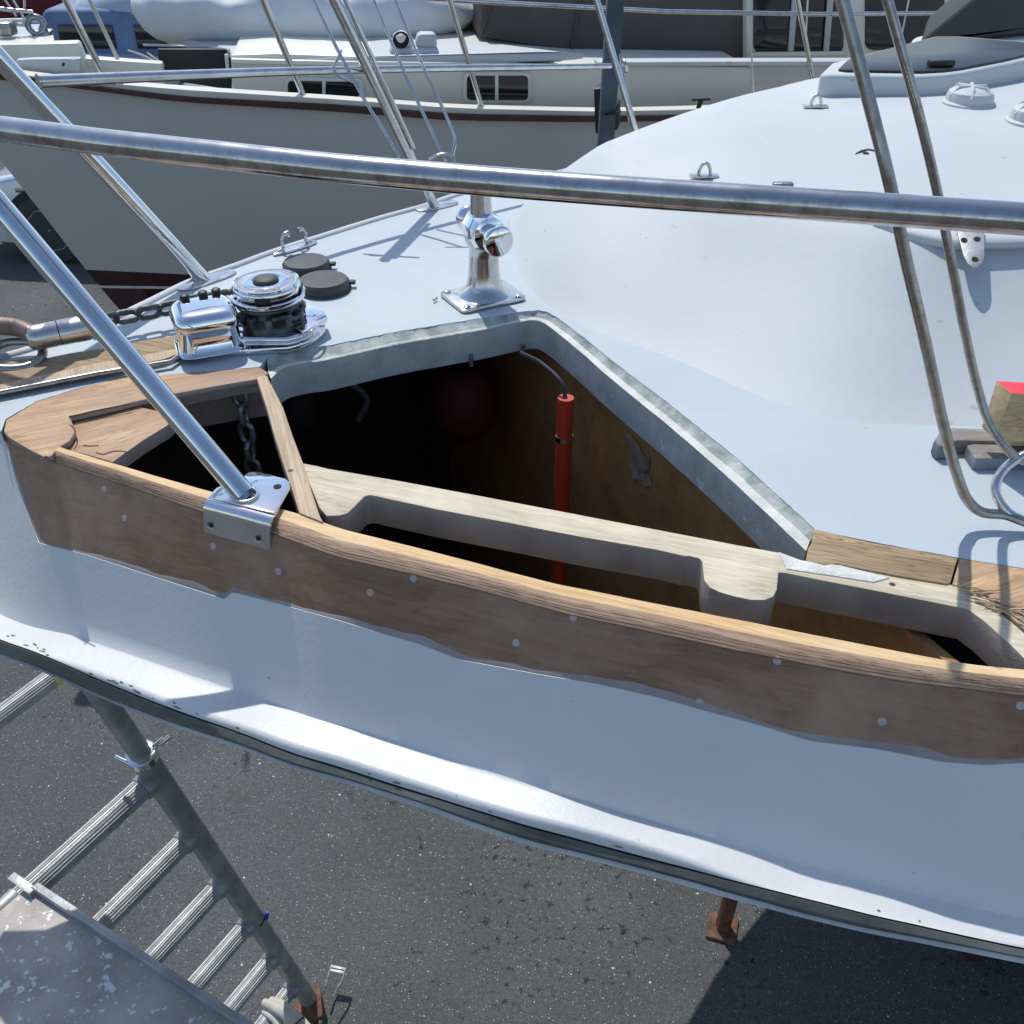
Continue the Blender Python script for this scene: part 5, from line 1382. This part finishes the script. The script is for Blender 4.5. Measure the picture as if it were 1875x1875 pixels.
# dinghy under a pale cover on the neighbour's cabin roof
def dinghy():
    A = N(208, 30, 1.15); B = N(882, 40, 1.15); ax_ = (B-A); L_ = ax_.length; ax_.normalize(); yy = Vector((-ax_.y, ax_.x, 0)).normalized()
    top_f = curve([(205, 22), (222, -6), (300, -25), (550, -35), (800, -12), (850, 2), (878, 28), (885, 40)])
    bot_f = curve([(205, 30), (215, 55), (235, 78), (258, 92), (300, 97), (600, 93), (720, 92), (800, 84), (850, 68), (876, 50), (885, 42)])
    rows = []; n = 90
    for i in range(n+1):
        x = 206+(884-206)*(.5-.5*math.cos(math.pi*i/n)); zt = N(x, top_f(x), 1.15).z; zb = N(x, bot_f(x), 1.15).z
        c0_ = N(x, 40, 1.15); c0_ = Vector((c0_.x, c0_.y, (zt+zb)/2)); h = max(.004, (zt-zb)/2); e = math.sin(math.pi*i/n)**.55; d = .55*max(.02, e)
        r = []
        for k in range(40):
            t = 2*math.pi*k/40; cx, sz = math.cos(t), math.sin(t)
            pz = h*math.copysign(abs(sz)**.62, sz); py_ = d*math.copysign(abs(cx)**.62, cx)
            v = c0_+Vector((0, .5, 0))+Vector((0, py_, pz))
            w_ = .030*noise.noise(Vector((v.x*2.2, v.y*3.2+v.z*6, v.z*2)))+.016*noise.noise(v*9)+.012*abs(noise.noise(Vector((v.x*14+v.z*7, v.z*3, 1))))
            v += Vector((0, math.copysign(1, cx)*w_, w_*.7)); r.append(v)
        rows.append(r)
    return grid(rows, True)
dg = link('covered_dinghy', dinghy(), M['cover'], None, 70)
tag(dg, 'upturned dinghy wrapped in a pale blue white cover on the cabin roof', 'dinghy')
seams = []
for x in (748, 770, 772):
    pass
cb = link('cover_lashing', tube(catmull([N(235, 93, .95), N(262, 102, .9), N(290, 118, .85), N(296, 128, .8)], 5), .006, 8), M['rag'], dg, 60); childof(cb, dg)
cb = link('cover_lashing', tube(catmull([N(270, 97, .95), N(285, 108, .9), N(300, 120, .85)], 5), .005, 8), M['rag'], dg, 60); childof(cb, dg)
cb = link('cover_hem', tube(catmull([N(x, y, 1.085) for x, y in ((262, 82), (400, 86), (550, 84), (700, 83), (800, 76))], 6), .006, 6), M['cover'], dg, 60); childof(cb, dg)

# cradle post between the boats, with its pad
cp0 = PY(1106, 300, 4.45); cp1 = PY(1129, -40, 4.45)
dirp = (cp1-cp0).normalized(); base = cp0-dirp*(cp0.z/dirp.z)
po = empty('cradle_post', (base.x, base.y, 0), 'blue grey steel cradle post standing beside the grey hull', 'cradle post')
link('post', box((base+cp1)/2, (.034, 0, 0), (0, .034, 0), (cp1-base)/2, .006), M['polegrey'], po, 30)
pdp = [PY(x, y, 4.55) for x, y in ((1087, 163), (1108, 160), (1108, 246), (1090, 245))]
link('hull_pad', bevelled(prism_d(pdp, (.02, .1, 0)), .006, 2), M['black'], po, 30, 'black rubber hull pad')
pdp = [PY(x, y, 4.55) for x, y in ((1118, 190), (1132, 190), (1131, 238), (1118, 241))]
link('hull_pad', bevelled(prism_d(pdp, (.02, .1, 0)), .006, 2), M['black'], po, 30, 'black rubber hull pad')
link('lashing', tube([PY(1098, 203, 4.5), PY(1108, 208, 4.38), PY(1126, 207, 4.38), PY(1135, 203, 4.5)], .006, 8), M['black'], po, 60)
link('base_plate', box((base.x, base.y, .01), (.15, 0, 0), (0, .15, 0), (0, 0, .01), .003), M['rust'], po, 30)
# dark keel blocks
link('block', box((2.0, 2.15, .2), (.3, 0, 0), (0, .12, 0), (0, 0, .19), .01), M['wet'], jk2, 30)
link('block', box((3.4, 2.5, .2), (.3, 0, 0), (0, .12, 0), (0, 0, .19), .01), M['wet'], jk2, 30)

# ------------------------------------------------------------------ silver car at far left
def car():
    YC = 8.7
    root = empty('parked_car', (-4.8, 9.5, 0), 'silver white car parked behind the grey hulled boat', 'car')
    # side profile in X (nose to the right), body runs to the left of the picture
    Xn = PY(112, 480, YC).x-.80; sg = 1
    prof = [(0, .22), (.03, .42), (.10, .62), (.35, .74), (.95, .86), (1.25, .92), (1.95, 1.36), (2.3, 1.44), (3.2, 1.42), (3.9, 1.0), (4.25, .92), (4.4, .60), (4.4, .25), (3.9, .20), (.5, .18)]
    pts = [Vector((Xn+x, YC, z)) for x, z in prof]
    rows = []
    for yy, ins in ((0, .10), (.03, .03), (.12, 0), (.85, -.0), (1.58, 0), (1.67, .03), (1.70, .10)):
        r = []
        for (x, z) in prof:
            k = max(0, z-.85)*.45; xx = Xn+x+ins*(1 if x < 2 else -1)*.5; yo = YC+yy
            if yy < .5: yo += k
            elif yy > 1.2: yo -= k
            r.append(Vector((xx, yo, z-ins*.2)))
        rows.append(r)
    v, f = grid(rows, True); n = len(prof)
    f.append(tuple(range(n))[::-1]); f.append(tuple((len(rows)-1)*n+k for k in range(n)))
    M['carpaint'] = mat('silver_paint', (.62, .67, .73), .25, .3, coat=.5)
    link('body', bevelled((v, f), .03, 3, 25), M['carpaint'], root, 40)
    for i, xw in enumerate((.78, 3.45)):
        for side_ in (0, 1):
            c = Vector((Xn+xw, YC+(-.01 if not side_ else 1.71), .31)); d = (0, -1 if not side_ else 1, 0)
            if not side_:
                link('wheel_arch', lathe([(.37, -.1), (.37, .012), (.0, .013)], c, d, 36), M['black'], root, 30)
            wv = link('wheel', lathe([(.20, -.15), (.305, -.12), (.31, .0), (.295, .022), (.21, .024), (.205, .015)], c, d, 36), M['rubber'], root, 30)
            link('rim', lathe([(.205, .012), (.19, .016), (.16, .006), (.05, .010), (0, .016)], c, d, 10), M['alu'], wv, 20)
    g = [Vector((Xn+x, YC-.002+max(0, z-.85)*.45, z)) for x, z in ((1.35, .95), (1.98, 1.32), (2.6, 1.36), (2.6, .95))]
    link('side_window', prism_d(g, (0, .01, 0)), M['glass'], root, 0)
    wsn = [Vector((Xn+1.22, YC+.18, .925)), Vector((Xn+1.22, YC+1.52, .925)), Vector((Xn+1.93, YC+1.38, 1.36)), Vector((Xn+1.93, YC+.32, 1.36))]
    link('windscreen', prism_d(wsn, (-.02, 0, .02)), M['glass'], root, 0)
    link('headlight', box((Xn+.16, YC+.02, .60), (.12, 0, -.01), (0, .05, 0), (0, 0, .06), .02), M['glass'], root, 40)
    link('bumper', box((Xn+.10, YC+.85, .36), (.13, 0, 0), (0, .86, 0), (0, 0, .12), .06, 3), M['carpaint'], root, 50)
    link('door_mirror', box((Xn+1.45, YC-.06, 1.0), (.06, 0, 0), (0, .07, 0), (0, 0, .05), .03, 3), M['black'], root, 50)
    link('side_marker', box((Xn+.62, YC-.004, .66), (.05, 0, 0), (0, .006, 0), (0, 0, .018), .004), M['dullsteel'], root, 40)
    return root
car()

# ------------------------------------------------------------------ far boats at the top left
M['farred'] = mat('dark_red_hull', (.13, .012, .018), .4); M['fardark'] = mat('navy_hull', (.035, .04, .055), .4)
M['farpale'] = mat('pale_blue_hull', (.50, .56, .64), .45, var=.1); M['farblue'] = mat('blue_boat_cover', (.16, .24, .40), .7, var=.3, vscale=3, bump=.4, bscale=5)
M['farlight'] = mat('light_boat_cover', (.50, .58, .68), .7, var=.25, vscale=3, bump=.5, bscale=5)
def far_boat(name, cx, y, L_, zt, hullm, label, cabin=True, stripe=None, cab=(.2, .5, .45), z0=.6, face=1, cabm=None):
    root = empty(name, (cx, y, 0), label, 'boat')
    rows = []; n = 24
    for lv, (wz, ww) in enumerate(((0, 1.0), (.25, .97), (.6, .86), (.85, .6), (1.0, .05))):
        r = []
        for i in range(n+1):
            t = i/n; half = 1.3*math.sin(math.pi*min(1, (t*.94+.03)*1.0))**.7*ww+.02
            x = cx+face*(L_*(t-.5)-(wz*.5 if t < .2 else 0)*(-1)); sheer = .25*(1-t)**2
            r.append((x, half, zt+sheer-(zt+sheer-z0)*wz))
        rows.append([Vector((x, y-h, z)) for x, h, z in r]+[Vector((x, y+h, z)) for x, h, z in r[::-1]])
    v, f = grid(rows, True); m_ = len(rows[0]); f.append(tuple(range(m_)))
    link('hull', (v, f), hullm, root, 60)
    link('gunwale', tube([p+Vector((0, 0, .02)) for p in rows[0]]+[rows[0][0]+Vector((0, 0, .02))], .035, 8), M['white'], root, 60)
    if cabin:
        a, b, h = cab
        pts = [Vector((cx+face*L_*(a-.5), y-.8, zt-.1)), Vector((cx+face*L_*(a-.5+.07), y-.8, zt+h)), Vector((cx+face*L_*(b-.5-.03), y-.8, zt+h)), Vector((cx+face*L_*(b-.5), y-.8, zt-.1))]
        cb_ = link('cabin', bevelled(prism_d(pts, (0, 1.6, 0)), .06, 3), cabm or M['white'], root, 40)
        for k in range(3):
            t = (k+.5)/3; xx = pts[1].x+(pts[2].x-pts[1].x)*t
            w_ = abs(pts[2].x-pts[1].x)*.12
            link('window', box((xx, y-.81, zt+h*.55), (w_, 0, 0), (0, .012, 0), (0, 0, h*.2), .008), M['glass'], cb_, 30)
    link('keel', box((cx, y, z0/2+.05), (L_*.22, 0, 0), (0, .08, 0), (0, 0, z0/2-.02), .03), M['boot'], root, 30)
    if stripe: link('stripe', tube([p+Vector((0, -.02, -.22)) for p in rows[0][:n+1]], .03, 6), stripe, root, 60)
    return root
def PX(px, py, y): return PY(px, py, y)
a = PX(112, 50, 14.0); far_boat('far_boat', a.x-.2, 14.6, 4.6, 1.62, M['farred'], 'dark red hulled boat far behind, left of the covered dinghy', True, None, (.15, .75, .75), .5, 1, M['farpale'])
a = PX(205, 60, 11.0); fb2 = far_boat('far_boat', a.x+1.3, 11.6, 6.0, 1.25, M['farpale'], 'pale blue boat with a loose light cover behind the cream bulwark', True, M['farred'], (.12, .6, .55), .4, 1, M['farblue'])
cv = PX(190, 28, 11.1); link('boat_cover', lathe([(0, -.75), (.10, -.72), (.24, -.5), (.30, -.1), (.30, .4), (.22, .7), (0, .75)], Vector((cv.x+.35, cv.y, cv.z)), (1, 0, .12), 20), M['farlight'], fb2, 60)
a = PX(10, 25, 16); far_boat('far_boat', a.x-2.0, 16.8, 6.5, 1.25, M['fardark'], 'navy hulled boat far away at the left edge', True, M['white'], (.2, .9, .6), .45, 1)
a = PX(130, 5, 22); far_boat('far_boat', a.x+1, 23, 9.0, 1.3, M['farpale'], 'long pale boat farthest away at the top left', True, M['farblue'], (.1, .9, .9), .4, -1)
a = PX(260, 5, 19); far_boat('far_boat', a.x+3, 19.5, 7.0, 1.5, M['fardark'], 'dark boat behind the covered dinghy', True, M['white'], (.3, .9, .8), .4, -1)
